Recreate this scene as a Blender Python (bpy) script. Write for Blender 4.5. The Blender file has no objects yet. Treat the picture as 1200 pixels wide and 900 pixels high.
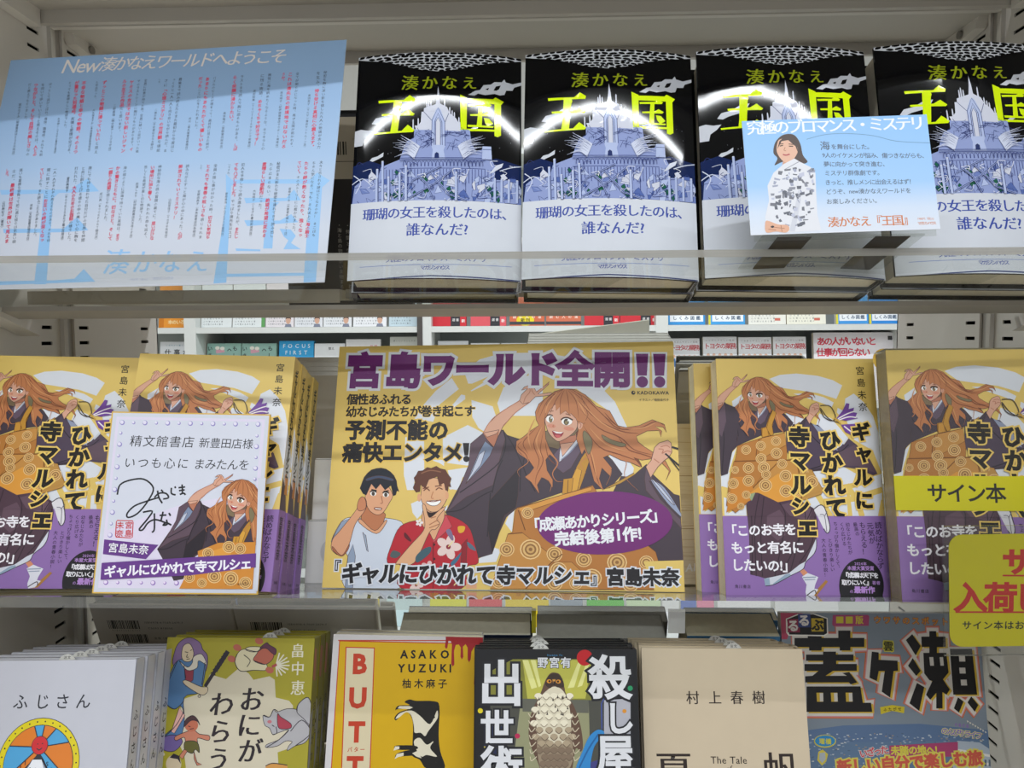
import bpy, bmesh, math, random
from mathutils import Vector, Matrix
from mathutils.geometry import tessellate_polygon
C = bpy.context.scene
COL = C.collection
PI = math.pi
rad = math.radians
H0 = 1.40                                   # height of the camera above the shop floor
# ------------------------------------------------------------------ camera
F = 870.0
cp, cyw, cr = rad(3.8), rad(1.8), rad(-0.3)
FWD = Vector((-math.sin(cyw)*math.cos(cp), math.cos(cyw)*math.cos(cp), -math.sin(cp)))
RGT = Vector((math.cos(cyw), math.sin(cyw), 0)); UPV = RGT.cross(FWD)
R_ = RGT*math.cos(cr)+UPV*math.sin(cr); U_ = -RGT*math.sin(cr)+UPV*math.cos(cr)
cam = bpy.data.objects.new('camera', bpy.data.cameras.new('camera'))
COL.objects.link(cam); C.camera = cam
cam.data.sensor_width = 36; cam.data.lens = F/1200*36; cam.data.clip_start = .02
cam.matrix_world = Matrix(((R_.x, U_.x, -FWD.x, 0), (R_.y, U_.y, -FWD.y, 0), (R_.z, U_.z, -FWD.z, H0), (0, 0, 0, 1)))
def at(px, py, Y):                           # the point at depth Y seen at a measured position
    d = FWD*F+R_*(px-600)-U_*(py-450)
    return Vector((0, 0, H0))+d*(Y/d.y)
# ------------------------------------------------------------------ light
C.view_settings.view_transform = 'Standard'; C.view_settings.look = 'None'
C.view_settings.gamma = 1; C.view_settings.use_curve_mapping = False
C.view_settings.exposure = -0.17
C.cycles.use_denoising = True
C.cycles.transparent_max_bounces = 24
C.cycles.caustics_reflective = False; C.cycles.caustics_refractive = False
C.cycles.sample_clamp_indirect = 4; C.cycles.max_bounces = 16; C.cycles.diffuse_bounces = 8
wd = bpy.data.worlds.new('shop_ambience'); C.world = wd; wd.use_nodes = True
wd.node_tree.nodes['Background'].inputs[0].default_value = (.93, .96, 1, 1)
wd.node_tree.nodes['Background'].inputs[1].default_value = .72
LAMPS = [  # x, y, length, power
    (0.05, -0.58, 2.4, 34), (0.05, -2.0, 2.4, 58), (0.1, 1.55, 2.4, 52), (-2.6, 0.3, 2.4, 34), (2.7, 0.3, 2.4, 34)]
CEIL = 3.02
# ------------------------------------------------------------------ helpers
def lin(h):
    h = h.lstrip('#'); o = []
    for i in (0, 2, 4):
        c = int(h[i:i+2], 16)/255
        o.append(c/12.92 if c <= .04045 else ((c+.055)/1.055)**2.4)
    return (*o, 1)
MATS = {}
def M(col, rough=.5, spec=.4, coat=0., noise=.05, scale=60., metal=0., emit=0.):
    k = (col, rough, spec, coat, noise, scale, metal, emit)
    if k in MATS: return MATS[k]
    m = bpy.data.materials.new('mat_'+col.lstrip('#')); m.use_nodes = True
    nt = m.node_tree; b = nt.nodes['Principled BSDF']
    b.inputs['Roughness'].default_value = rough; b.inputs['Specular IOR Level'].default_value = spec
    b.inputs['Metallic'].default_value = metal; b.inputs['Coat Weight'].default_value = coat; b.inputs['Coat Roughness'].default_value = .06
    c = lin(col)
    tc = nt.nodes.new('ShaderNodeTexCoord'); n = nt.nodes.new('ShaderNodeTexNoise'); n.inputs['Scale'].default_value = scale
    mx = nt.nodes.new('ShaderNodeMix'); mx.data_type = 'RGBA'
    nt.links.new(tc.outputs['Object'], n.inputs['Vector']); nt.links.new(n.outputs[0], mx.inputs[0])
    mx.inputs[6].default_value = (*[v*(1-noise) for v in c[:3]], 1); mx.inputs[7].default_value = (*[min(1, v*(1+noise)) for v in c[:3]], 1)
    nt.links.new(mx.outputs[2], b.inputs['Base Color'])
    if emit:
        nt.links.new(mx.outputs[2], b.inputs['Emission Color']); b.inputs['Emission Strength'].default_value = emit
    m.diffuse_color = c
    MATS[k] = m; return m
def acrylic(name, tint, mix=0.0, grey='#8a8a86', ior=1.45, rough=.02, refl=1.):
    m = bpy.data.materials.new(name); m.use_nodes = True; nt = m.node_tree
    for n in list(nt.nodes): nt.nodes.remove(n)
    o = nt.nodes.new('ShaderNodeOutputMaterial'); t = nt.nodes.new('ShaderNodeBsdfTransparent'); g = nt.nodes.new('ShaderNodeBsdfGlossy')
    d = nt.nodes.new('ShaderNodeBsdfDiffuse'); fr = nt.nodes.new('ShaderNodeFresnel'); m1 = nt.nodes.new('ShaderNodeMixShader'); m2 = nt.nodes.new('ShaderNodeMixShader')
    nz = nt.nodes.new('ShaderNodeTexNoise'); nz.inputs['Scale'].default_value = 14; mp = nt.nodes.new('ShaderNodeMapRange')
    mp.inputs[3].default_value = mix*.75; mp.inputs[4].default_value = mix*1.25
    t.inputs[0].default_value = lin(tint); d.inputs[0].default_value = lin(grey); g.inputs['Roughness'].default_value = rough
    fr.inputs[0].default_value = ior; fm_ = nt.nodes.new('ShaderNodeMath'); fm_.operation = 'MULTIPLY'; fm_.inputs[1].default_value = refl
    nt.links.new(nz.outputs[0], mp.inputs[0]); nt.links.new(mp.outputs[0], m1.inputs[0])
    nt.links.new(t.outputs[0], m1.inputs[1]); nt.links.new(d.outputs[0], m1.inputs[2])
    nt.links.new(fr.outputs[0], fm_.inputs[0]); nt.links.new(fm_.outputs[0], m2.inputs[0]); nt.links.new(m1.outputs[0], m2.inputs[1]); nt.links.new(g.outputs[0], m2.inputs[2])
    nt.links.new(m2.outputs[0], o.inputs[0]); return m
class MB:
    """collects faces with materials and links them as one mesh object"""
    def __init__(s): s.v = []; s.f = []; s.m = []; s.mats = []; s.sm = []
    def mi(s, m):
        if m not in s.mats: s.mats.append(m)
        return s.mats.index(m)
    def add(s, vs, fs, m, smooth=False):
        o = len(s.v); i = s.mi(m); s.v += [tuple(p) for p in vs]
        for f in fs: s.f.append([k+o for k in f]); s.m.append(i); s.sm.append(smooth)
        return s
    def box(s, x0, x1, y0, y1, z0, z1, m, M4=None):
        vs = [Vector((x, y, z)) for x in (x0, x1) for y in (y0, y1) for z in (z0, z1)]
        if M4: vs = [M4 @ v for v in vs]
        return s.add(vs, [(0, 1, 3, 2), (4, 6, 7, 5), (0, 4, 5, 1), (2, 3, 7, 6), (0, 2, 6, 4), (1, 5, 7, 3)], m)
    def prism(s, prof, z0, z1, m, axis='z', caps=True, smooth=False, M4=None):
        n = len(prof)
        def P(a, b, c):
            v = Vector((a, b, c)) if axis == 'z' else (Vector((c, a, b)) if axis == 'x' else Vector((a, c, b)))
            return M4 @ v if M4 else v
        vs = [P(a, b, z0) for a, b in prof]+[P(a, b, z1) for a, b in prof]
        s.add(vs, [(i, (i+1) % n, (i+1) % n+n, i+n) for i in range(n)], m, smooth)
        if caps: s.add(vs, [tuple(range(n))[::-1], tuple(range(n, 2*n))], m)
        return s
    def tube(s, pts, r, m, n=8, caps=True):
        pts = [Vector(p) for p in pts]; vs = []; fs = []
        for i, p in enumerate(pts):
            d = (pts[min(i+1, len(pts)-1)]-pts[max(i-1, 0)]).normalized()
            a = d.cross(Vector((0, 0, 1)) if abs(d.z) < .9 else Vector((1, 0, 0))).normalized(); b = d.cross(a)
            vs += [p+(a*math.cos(t)+b*math.sin(t))*r for t in [2*PI*k/n for k in range(n)]]
        for i in range(len(pts)-1):
            for k in range(n): fs.append((i*n+k, i*n+(k+1) % n, (i+1)*n+(k+1) % n, (i+1)*n+k))
        if caps: fs += [tuple(range(n)), tuple(range((len(pts)-1)*n, len(pts)*n))]
        return s.add(vs, fs, m, True)
    def build(s, name, parent=None, fix=True):
        me = bpy.data.meshes.new(name); me.from_pydata(s.v, [], s.f)
        for m in s.mats: me.materials.append(m)
        me.polygons.foreach_set('material_index', s.m); me.polygons.foreach_set('use_smooth', s.sm); me.update()
        o = bpy.data.objects.new(name, me); COL.objects.link(o)
        if parent: o.parent = parent
        return o
def tag(o, label=None, cat=None, group=None, kind=None):
    if label: o['label'] = label
    if cat: o['category'] = cat
    if group: o['group'] = group
    if kind: o['kind'] = kind
    return o
def empty(name, label, cat, group=None, loc=(0, 0, 0), kind=None):
    o = bpy.data.objects.new(name, None); o.empty_display_size = .02; COL.objects.link(o); o.location = loc
    return tag(o, label, cat, group, kind)
def pose(o, x, y, h, lean=16, yaw=1, roll=0):     # mm from the camera's foot, leaning back, degrees
    Mx = Matrix.Rotation(rad(yaw), 4, 'Z') @ Matrix.Rotation(rad(-lean), 4, 'X') @ Matrix.Rotation(rad(roll), 4, 'Y')
    o.matrix_world = Matrix.Translation((x/1000, y/1000, H0+h/1000)) @ Mx
    return o
def copy_thing(o, label):
    c = o.copy(); COL.objects.link(c); c['label'] = label
    for ch in list(o.children):
        d = ch.copy(); COL.objects.link(d); d.parent = c; d.matrix_parent_inverse = ch.matrix_parent_inverse.copy()
        for g in list(ch.children):
            e = g.copy(); COL.objects.link(e); e.parent = d; e.matrix_parent_inverse = g.matrix_parent_inverse.copy()
    return c
# ------------------------------------------------------------------ printed art
GL = {}
def glyph(ch, off, res=2):
    """filled outline of a character; off > 0 makes it bolder by a mitred rim round its contours"""
    k = (ch, off, res)
    if k not in GL and off > 0:
        vs, fs = glyph(ch, 0, res); vs = list(vs); fs = list(fs); ed = {}
        for f in fs:
            for a, b in zip(f, f[1:]+f[:1]): ed[(min(a, b), max(a, b))] = ed.get((min(a, b), max(a, b)), []) + [(a, b, f)]
        nrm = {}; rim = []
        for (u, v), L in ed.items():
            if len(L) != 1: continue
            a, b, f = L[0]; c = next(i for i in f if i not in (a, b)); dx, dy = vs[b][0]-vs[a][0], vs[b][1]-vs[a][1]; l = math.hypot(dx, dy)
            if l < 1e-7: continue
            n = (dy/l, -dx/l)
            if (vs[c][0]-vs[a][0])*n[0]+(vs[c][1]-vs[a][1])*n[1] > 0: n = (-n[0], -n[1])
            rim.append((a, b)); nrm.setdefault(a, []).append(n); nrm.setdefault(b, []).append(n)
        new = {}
        for i, ns in nrm.items():
            sx, sy = sum(n[0] for n in ns), sum(n[1] for n in ns); l = math.hypot(sx, sy)
            if l < 1e-4: sx, sy, l = ns[0][0], ns[0][1], 1
            sx, sy = sx/l, sy/l; q = off/max(.55, sx*ns[0][0]+sy*ns[0][1]); new[i] = len(vs); vs.append((vs[i][0]+sx*q, vs[i][1]+sy*q))
        fs += [(a, b, new[b], new[a]) for a, b in rim]
        GL[k] = (vs, fs)
    if k not in GL:
        off = 0
        c = bpy.data.curves.new('g', 'FONT'); c.body = ch; c.size = 1; c.offset = 0; c.resolution_u = res; c.fill_mode = 'FRONT'
        o = bpy.data.objects.new('g', c); me = o.to_mesh()
        vs = [(p.co.x, p.co.y) for p in me.vertices]; fs = [tuple(p.vertices) for p in me.polygons]
        o.to_mesh_clear(); bpy.data.objects.remove(o); bpy.data.curves.remove(c)
        GL[k] = (vs, fs)
    return GL[k]
ADV = {}
def adv(ch):
    if ord(ch) > 0x2000: return 1.0
    if ch == ' ': return .3
    if ch not in ADV:
        a = glyph(ch+ch, 0)[0]; b = glyph(ch, 0)[0]
        ADV[ch] = max(p[0] for p in a)-max(p[0] for p in b) if b else .3
    return ADV[ch]
def smooth_pts(pts, closed, n=5):
    m = len(pts); out = []
    for i in range(m if closed else m-1):
        if closed: p0, p1, p2, p3 = (pts[(i+k-1) % m] for k in range(4))
        else: p0, p1, p2, p3 = pts[max(i-1, 0)], pts[i], pts[i+1], pts[min(i+2, m-1)]
        for k in range(n):
            t = k/n
            out.append(tuple(.5*(2*p1[j]+(p2[j]-p0[j])*t+(2*p0[j]-5*p1[j]+4*p2[j]-p3[j])*t*t+(3*p1[j]-p0[j]-3*p2[j]+p3[j])*t**3) for j in (0, 1)))
    if not closed: out.append(tuple(pts[-1]))
    return out
def homography(q, W, H):
    import numpy as np
    dst = [(0, 0), (W, 0), (W, H), (0, H)]; A = []; b = []
    for (x, y), (u, v) in zip(q, dst):
        A.append([x, y, 1, 0, 0, 0, -u*x, -u*y]); b.append(u)
        A.append([0, 0, 0, x, y, 1, -v*x, -v*y]); b.append(v)
    h = np.linalg.solve(np.array(A, float), np.array(b, float)).tolist()
    def f(x, y):
        w = h[6]*x+h[7]*y+1
        return ((h[0]*x+h[1]*y+h[2])/w, (h[3]*x+h[4]*y+h[5])/w)
    return f
def affine(src, dst):
    import numpy as np
    A = np.array([[x, y, 1] for x, y in src], float); B = np.array(dst, float)
    S = np.linalg.lstsq(A, B, rcond=None)[0].tolist()
    return lambda x, y: (S[0][0]*x+S[1][0]*y+S[2][0], S[0][1]*x+S[1][1]*y+S[2][1])
VROT = set('ー（）「」『』〜－…')
VSHIFT = set('、。')
VSMALL = set('ゃゅょっぁぃぅぇぉャュョッァィゥェォ')
class Art:
    """flat print on a page W x H mm, origin top left, y down; measured positions go through a frame and a plane map"""
    def __init__(s, W, H, quad=None, clip=None):
        s.W, s.H = W, H; s.hm = homography(quad, W, H) if quad else None; s.pre = None
        s.x0, s.y0, s.k = 0, 0, 1; s.mm = quad is None; s.ol = None; s.asm = False; s.items = []; s.clip = clip or (0, 0, W, H)
    def fr(s, x0, y0, k): s.x0, s.y0, s.k = x0, y0, k; s.mm = False; return s
    def m(s, p):
        if s.mm: return (p[0], p[1])
        x, y = s.x0+p[0]/s.k, s.y0+p[1]/s.k
        if s.pre: x, y = s.pre(x, y)
        return s.hm(x, y)
    def raw(s, col, vs, fs):
        x0, y0, x1, y1 = s.clip; out = []
        for f in fs:
            P = [vs[i] for i in f]
            if not (all(x0 <= p[0] <= x1 and y0 <= p[1] <= y1 for p in P)):
                for ax, lim, sg in ((0, x0, 1), (0, x1, -1), (1, y0, 1), (1, y1, -1)):
                    Q = []
                    for i in range(len(P)):
                        a, b = P[i], P[(i+1) % len(P)]; da, db = (a[ax]-lim)*sg, (b[ax]-lim)*sg
                        if da >= 0: Q.append(a)
                        if (da > 0 > db) or (da < 0 < db):
                            t = da/(da-db); Q.append((a[0]+(b[0]-a[0])*t, a[1]+(b[1]-a[1])*t))
                    P = Q
                    if len(P) < 3: break
            if len(P) >= 3: out.append(P)
        if not out: return
        xs = [p[0] for P in out for p in P]; ys = [p[1] for P in out for p in P]
        bb = (min(xs), min(ys), max(xs), max(ys)); L = 0
        for c2, o2, b2, l2 in s.items:
            if l2 >= L and b2[0] < bb[2] and b2[2] > bb[0] and b2[1] < bb[3] and b2[3] > bb[1]: L = l2+1
        s.items.append((col, out, bb, L))
    def tess(s, P):
        if len(P) == 3: return [(0, 1, 2)]
        return [tuple(t) for t in tessellate_polygon([[Vector((p[0], p[1], 0)) for p in P]])]
    def p(s, col, pts, sm=0):
        if s.asm and len(pts) > 5: sm = 1
        P = [s.m(q) for q in (smooth_pts(pts, True, 4) if sm else pts)]
        s.raw(col, P, s.tess(P))
        if s.ol:
            c, w = s.ol; n = len(P); L = []; Rr = []
            for i in range(n):
                a, b = P[i-1], P[(i+1) % n]; dx, dy = b[0]-a[0], b[1]-a[1]; k = math.hypot(dx, dy) or 1
                L.append((P[i][0]-dy/k*w/2, P[i][1]+dx/k*w/2)); Rr.append((P[i][0]+dy/k*w/2, P[i][1]-dx/k*w/2))
            s.raw(c, L+Rr, [(i, (i+1) % n, n+(i+1) % n, n+i) for i in range(n)])
        return s
    def e(s, col, cx, cy, rx, ry=None, rot=0, n=20, a0=0, a1=360):
        ry = rx if ry is None else ry; c, d = math.cos(rad(rot)), math.sin(rad(rot)); pts = []
        for i in range(n+(a1-a0 < 360)):
            t = rad(a0+(a1-a0)*i/n); x, y = rx*math.cos(t), ry*math.sin(t); pts.append((cx+x*c-y*d, cy+x*d+y*c))
        P = [s.m(q) for q in pts]; s.raw(col, P, s.tess(P)); return s
    def l(s, col, pts, w, sm=1, closed=False, taper=0):      # w in mm
        q = smooth_pts(pts, closed, 4) if sm and len(pts) > 2 else list(pts)
        P = [s.m(a) for a in q]; n = len(P); L = []; Rr = []; w = w*1.5 if w < .9 else w
        for i in range(n):
            a, b = (P[(i-1) % n], P[(i+1) % n]) if closed else (P[max(i-1, 0)], P[min(i+1, n-1)])
            dx, dy = b[0]-a[0], b[1]-a[1]; k = math.hypot(dx, dy) or 1; t = i/max(1, n-1)
            ww = w/2*(1 if not taper else max(.12, math.sin(PI*min(1, max(0, t)))**.7 if taper == 1 else 1-.9*t))
            L.append((P[i][0]-dy/k*ww, P[i][1]+dx/k*ww)); Rr.append((P[i][0]+dy/k*ww, P[i][1]-dx/k*ww))
        vs = L+Rr; fs = [(i, (i+1) % n, n+(i+1) % n, n+i) for i in range(n if closed else n-1)]
        s.raw(col, vs, fs); return s
    def t(s, col, txt, p0, p1, size=None, bold=0., vert=False, out=None, serif=0, sx=1., res=2, pitch=None, shear=0.):
        """text whose em boxes run from p0 to p1; size in the units of p; out = [(colour, extra)]"""
        a, b = s.m(p0), s.m(p1); D = math.hypot(b[0]-a[0], b[1]-a[1]); ex = ((b[0]-a[0])/D, (b[1]-a[1])/D)
        ad = [1. if vert else adv(c) for c in txt]; tot = sum(ad); pit = D/tot
        if size is None: sz = pit
        elif s.mm: sz = size
        else:
            c = s.m((p0[0]+size, p0[1])) if vert else s.m((p0[0], p0[1]+size)); sz = math.hypot(c[0]-a[0], c[1]-a[1])
        if vert: gx, gy = (-ex[1]*0+1, 0.), ex
        else: gx, gy = ex, (-ex[1], ex[0])
        if vert:
            gx = (ex[1], -ex[0])
        lay = list(out or [])
        for colr, extra in lay+[(col, 0)]:
            off = round(bold+extra, 4)
            for k, part in ([(k, 0) for k in range(3)] if serif else [(1, 1), (1, 0)] if off > 0 else [(1, 0)]):
              vs = []; fs = []; pos = 0
              for ch, w in zip(txt, ad):
                cx = pos+w/2; pos += w
                if ch in ' 　': continue
                o = (a[0]+ex[0]*cx*pit, a[1]+ex[1]*cx*pit)
                g = glyph(ch, off, res); nb = len(glyph(ch, 0, res)[1])
                asc = ord(ch) < 0x2000
                base = len(vs)
                for (x, y) in g[0]:
                    u = (x-w/2+(k-1)*serif)*sx; v = -(y-(.34 if asc else .375)); u -= shear*v
                    if vert:
                        if ch in VROT: u, v = -v*1.0, (x-.5)
                        elif ch in VSHIFT: u += .55; v -= .55
                        elif ch in VSMALL: u += .1; v -= .08
                    vs.append((o[0]+(gx[0]*u+gy[0]*v)*sz, o[1]+(gx[1]*u+gy[1]*v)*sz))
                fs += [tuple(i+base for i in f) for f in (g[1][nb:] if part else g[1][:nb])]
              if vs: s.raw(colr, vs, fs)
        return s
    def into(s, mb, surf, rough=.45, spec=.35, coat=0., eps=.012, sub=0):
        """lay the print on a surface: surf(x mm, y mm, lift mm) -> local point in metres"""
        for col, polys, bb, L in s.items:
            vs = []; fs = []
            for P in polys: fs.append(tuple(range(len(vs), len(vs)+len(P)))); vs += P
            if sub and (bb[2]-bb[0] > sub*1.5):
                bm = bmesh.new()
                for f in fs:
                    try: bm.faces.new([bm.verts.new((vs[i][0], vs[i][1], 0)) for i in f])
                    except ValueError: pass
                bmesh.ops.remove_doubles(bm, verts=bm.verts, dist=1e-5)
                for _ in range(5):
                    E = [e for e in bm.edges if abs(e.verts[0].co.x-e.verts[1].co.x) > sub]
                    if not E: break
                    bmesh.ops.triangulate(bm, faces=[f for f in bm.faces if len(f.verts) > 3])
                    E = [e for e in bm.edges if abs(e.verts[0].co.x-e.verts[1].co.x) > sub]
                    bmesh.ops.subdivide_edges(bm, edges=E, cuts=1)
                bm.verts.index_update(); vs = [(v.co.x, v.co.y) for v in bm.verts]; fs = [tuple(v.index for v in f.verts) for f in bm.faces]; bm.free()
            jl = {} if sub else {i: k % 7/14 for k, f in enumerate(fs) for i in f}
            mb.add([surf(x, y, (L+1+jl.get(i, 0))*eps) for i, (x, y) in enumerate(vs)], fs, M(col, rough, spec, coat, .03), bool(sub))
def flat_front(W, H):
    return lambda x, y, l: ((x-W/2)/1000, -l/1000, (H-y)/1000)
# ------------------------------------------------------------------ setting
XL, XR = -.466, .433
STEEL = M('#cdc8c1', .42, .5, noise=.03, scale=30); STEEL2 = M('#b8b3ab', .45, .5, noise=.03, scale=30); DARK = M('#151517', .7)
fl = MB().box(-5, 5, -4.5, 3.6, -.04, 0, M('#cdc9c0', .35, .5, noise=.08, scale=4)).build('floor'); tag(fl, 'pale vinyl shop floor', 'floor', kind='structure')
ce = MB().box(-5, 5, -4.5, 3.6, CEIL, CEIL+.06, M('#dcdcd8', .8, noise=.03)).build('ceiling'); tag(ce, 'white shop ceiling with strip lamps', 'ceiling', kind='structure')
wb = MB().box(-5, 5, 3.45, 3.55, 0, CEIL, M('#d2d2ce', .8, noise=.03)).build('wall_back'); tag(wb, 'white wall behind the distant bookcase', 'wall', kind='structure')
wl = MB().box(-5.1, -5, -4.5, 3.55, 0, CEIL, M('#cfcfca', .8, noise=.03)).build('wall_left'); tag(wl, 'white side wall of the shop', 'wall', kind='structure')
wr = MB().box(5, 5.1, -4.5, 3.55, 0, CEIL, M('#cfcfca', .8, noise=.03)).build('wall_right'); tag(wr, 'white side wall of the shop, on the other side', 'wall', kind='structure')
for i, (x, y, L, pw) in enumerate(LAMPS):
    o = empty('ceiling_lamp', ['long strip lamp above the customer aisle', 'long strip lamp farther behind the viewer', 'long strip lamp over the far aisle', 'strip lamp at the left end of the aisle', 'strip lamp at the right end of the aisle'][i], 'lamp', 'ceiling strip lamps', (x, y, CEIL))
    MB().box(-L/2, L/2, -.07, .07, -.05, 0, M('#e4e4e2', .5)).build('housing', o)
    la = bpy.data.lights.new('tube', 'AREA'); la.shape = 'RECTANGLE'; la.size = L; la.size_y = .036; la.energy = pw; la.color = (.93, .97, 1)
    t = bpy.data.objects.new('tube', la); COL.objects.link(t); t.parent = o; t.location = (0, 0, -.056)
# ---- the shelving unit the display stands in
unit = empty('shelving_unit', 'beige perforated steel shelving bay that carries the book display', 'shelving unit', loc=(0, .7, 0))
unit_M = Matrix.Translation((0, -.7, 0))
def upart(mb, name, parent=None, **k):
    o = mb.build(name)
    if parent: o.parent = parent
    else: o.parent = unit; o.matrix_parent_inverse = unit_M
    return tag(o, **k) if k else o
def side_panel(X, s, name):                  # s = +1: the left panel, faces +X
    mb = MB(); y0, y1, z0, z1 = .40, .905, .30, H0+.62
    cols = [(.688, .704), (.747, .763), (.866, .882)]; n = int((z1-z0)/.0153); hh = .0034
    ys = [y0]+[v for c in cols for v in c]+[y1]
    for i in range(n):
        za = z0+i*.0153; zb = za+.0153; zc = za+.006; zd = zc+hh
        for a, b in zip(ys[:-1], ys[1:]):
            hole = (a, b) in cols
            for q0, q1 in ((za, zc), (zc, zd), (zd, zb)):
                if hole and (q0, q1) == (zc, zd):
                    for p in (((a, q0), (b, q0)), ((a, q1), (b, q1)), ((a, q0), (a, q1)), ((b, q0), (b, q1))):
                        (ya, za_), (yb, zb_) = p
                        mb.add([(X, ya, za_), (X, yb, zb_), (X-s*.0015, yb, zb_), (X-s*.0015, ya, za_)], [(0, 1, 2, 3)], STEEL2)
                    continue
                mb.add([(X, a, q0), (X, b, q0), (X, b, q1), (X, a, q1)], [(0, 1, 2, 3)], STEEL)
    mb.box(min(X-s*.02, X-s*.022), max(X-s*.02, X-s*.022), y0, y1, z0, z1, DARK)  # near-black sheet behind the slots, colours in the shade inside the panel
    for yy in (y0, y1-.002): mb.box(min(X, X-s*.022), max(X, X-s*.022), yy, yy+.002, z0, z1, STEEL)
    p = upart(mb, 'side_panel')
    b = MB(); zz = (z0, z1)                  # bent seam strip of the post between the two halves of the panel
    b.box(min(X, X+s*.004), max(X, X+s*.004), .7165, .7225, *zz, STEEL2)
    b.box(min(X, X+s*.0015), max(X, X+s*.0015), .7225, .7330, *zz, M('#a09b95', .4, .5))
    b.box(min(X, X+s*.004), max(X, X+s*.004), .7330, .7365, *zz, STEEL)
    upart(b, 'post', p)
    return p
side_panel(XL, 1, 'l'); side_panel(XR, -1, 'r')
def hboard(y0, y1, h, t, name, mat=STEEL2, lip=True):
    mb = MB().box(XL+.004, XR-.004, y0, y1, H0+h, H0+h+t, mat)
    if lip:
        mb.box(XL+.004, XR-.004, y0, y0+.006, H0+h-.004, H0+h+t, STEEL)
        mb.box(XL+.004, XR-.004, y1-.006, y1, H0+h-.012, H0+h+t, STEEL2)
    return upart(mb, name)
hboard(.518, .698, .301, .022, 'top_board')
hboard(.716, .805, .299, .024, 'reverse_board')
for s, X in ((1, XL), (-1, XR)):             # bracket arms under the boards
    for ya, yb, h in ((.735, .80, .288), (.55, .69, .289)):
        mb = MB().prism([(ya, H0+h+.014), (yb, H0+h+.014), (yb, H0+h-.004), (ya+.01, H0+h+.002)], min(X+s*.001, X+s*.012), max(X+s*.001, X+s*.012), STEEL, 'x')
        b = upart(mb, 'bracket')
        k = MB().prism([(math.cos(a)*.004+(ya+yb)/2, math.sin(a)*.004+H0+h+.005) for a in [2*PI*i/12 for i in range(12)]], min(X+s*.012, X+s*.0145), max(X+s*.012, X+s*.0145), M('#8f8b86', .35, metal=.6), 'x'); upart(k, 'bolt', b)
hboard(.50, .90, -.575, .025, 'base_deck', STEEL)
# ---- acrylic shelves, sloping down to the back
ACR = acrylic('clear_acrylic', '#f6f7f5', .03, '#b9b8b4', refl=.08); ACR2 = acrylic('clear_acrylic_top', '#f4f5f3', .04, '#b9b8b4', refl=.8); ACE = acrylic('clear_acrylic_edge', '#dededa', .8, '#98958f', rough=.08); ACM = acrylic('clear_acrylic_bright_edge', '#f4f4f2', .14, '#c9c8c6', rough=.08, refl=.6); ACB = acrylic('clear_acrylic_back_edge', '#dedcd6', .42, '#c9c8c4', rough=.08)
def acrylic_shelf(Yf, hf, slope, depth, t, label, top=None):
    a = math.atan(slope); o = MB(); c, s = math.cos(a), math.sin(a)
    def P(u, v): return (Yf+u*c-v*s, H0+hf-u*s-v*c)
    q = [P(0, 0), P(depth, 0), P(depth, t), P(0, t)]
    x0, x1 = XL+.006, XR-.006; vs = [(x, *p) for x in (x0, x1) for p in q]
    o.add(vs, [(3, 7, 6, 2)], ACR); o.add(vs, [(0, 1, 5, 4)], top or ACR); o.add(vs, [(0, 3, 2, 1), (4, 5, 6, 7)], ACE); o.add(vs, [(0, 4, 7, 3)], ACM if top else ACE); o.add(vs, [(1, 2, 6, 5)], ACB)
    rl = MB().prism([P(depth-.022, t), P(depth, t), P(depth, t+.004), P(depth-.022, t+.004)], x0, x1, M('#a09a90', .5), 'x')  # added opaque strip; its grey stands for the reflection in the clear shelf
    ob = o.build('acrylic_shelf'); rl.build('back_reflection_strip', ob); tag(ob, label, 'shelf', 'sloping clear acrylic shelves')
    for s_, X in ((1, XL), (-1, XR)):        # arms that carry the shelf
        m = MB(); w0, w1 = sorted((X+s_*.001, X+s_*.020)); tt = t+.0005
        m.prism([P(-.004, tt), P(depth+.03, tt), P(depth+.03, tt+.010), P(.01, tt+.004)], w0, w1, STEEL, 'x')
        b = m.build('bracket', ob); 
        k = MB().tube([(X+s_*.026, *P(.05, tt+.002)), (X+s_*.026, *P(.05, tt+.013))], .0028, M('#8e8c88', .3, metal=.8), 8)
        k.tube([(X+s_*.026, *P(.05, tt)), (X+s_*.026, *P(.05, tt+.004))], .0052, M('#a5a39e', .3, metal=.8), 6); k.build('bolt', ob)
    return ob
acrylic_shelf(.519, .0575, .287, .119, .0055, 'clear acrylic shelf under the black castle books, seen from below')
acrylic_shelf(.527, -.1918, .25, .19, .0078, 'clear acrylic shelf under the yellow books and the illustrated board', ACR2)
# ---- lower tier
bs = MB(); tb = math.atan(.2)
bs.prism([(.495, H0-.4275), (.665, H0-.4615), (.665, H0-.55), (.495, H0-.55)], XL+.006, .262, M('#d5d2cc', .5), 'x')
tag(bs.build('display_riser'), 'pale sloping riser under the lowest row of books', 'display riser')
# ---- trays on the reverse side of the bay
for x0, x1, h, y0, y1, lab, m_, e_ in ((XL+.006, -.175, .0415, .665, .895, 'beige shelf board on the reverse side behind the blue notice', M('#c9c0b1', .5, noise=.03), M('#b9b0a1', .5)), (-.17, XR-.006, .0415, .668, .895, 'clear reverse side shelf behind the castle books', ACR, ACE), (XL+.006, XR-.006, -.250, .735, .895, 'clear reverse side shelf behind the middle shelf', ACR, ACE), (XL+.006, .25, -.452, .672, .895, 'beige shelf board on the reverse side behind the lowest books', M('#c9c0b1', .5, noise=.03), M('#b9b0a1', .5))):
    m = MB().box(x0, x1, y0, y1, H0+h-.008, H0+h, m_); m.box(x0, x1, y0-.002, y0, H0+h-.012 if m_ != ACR else H0+h-.008, H0+h, e_)
    tag(m.build('reverse_shelf'), lab, 'shelf board', 'reverse side shelf boards')
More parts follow.
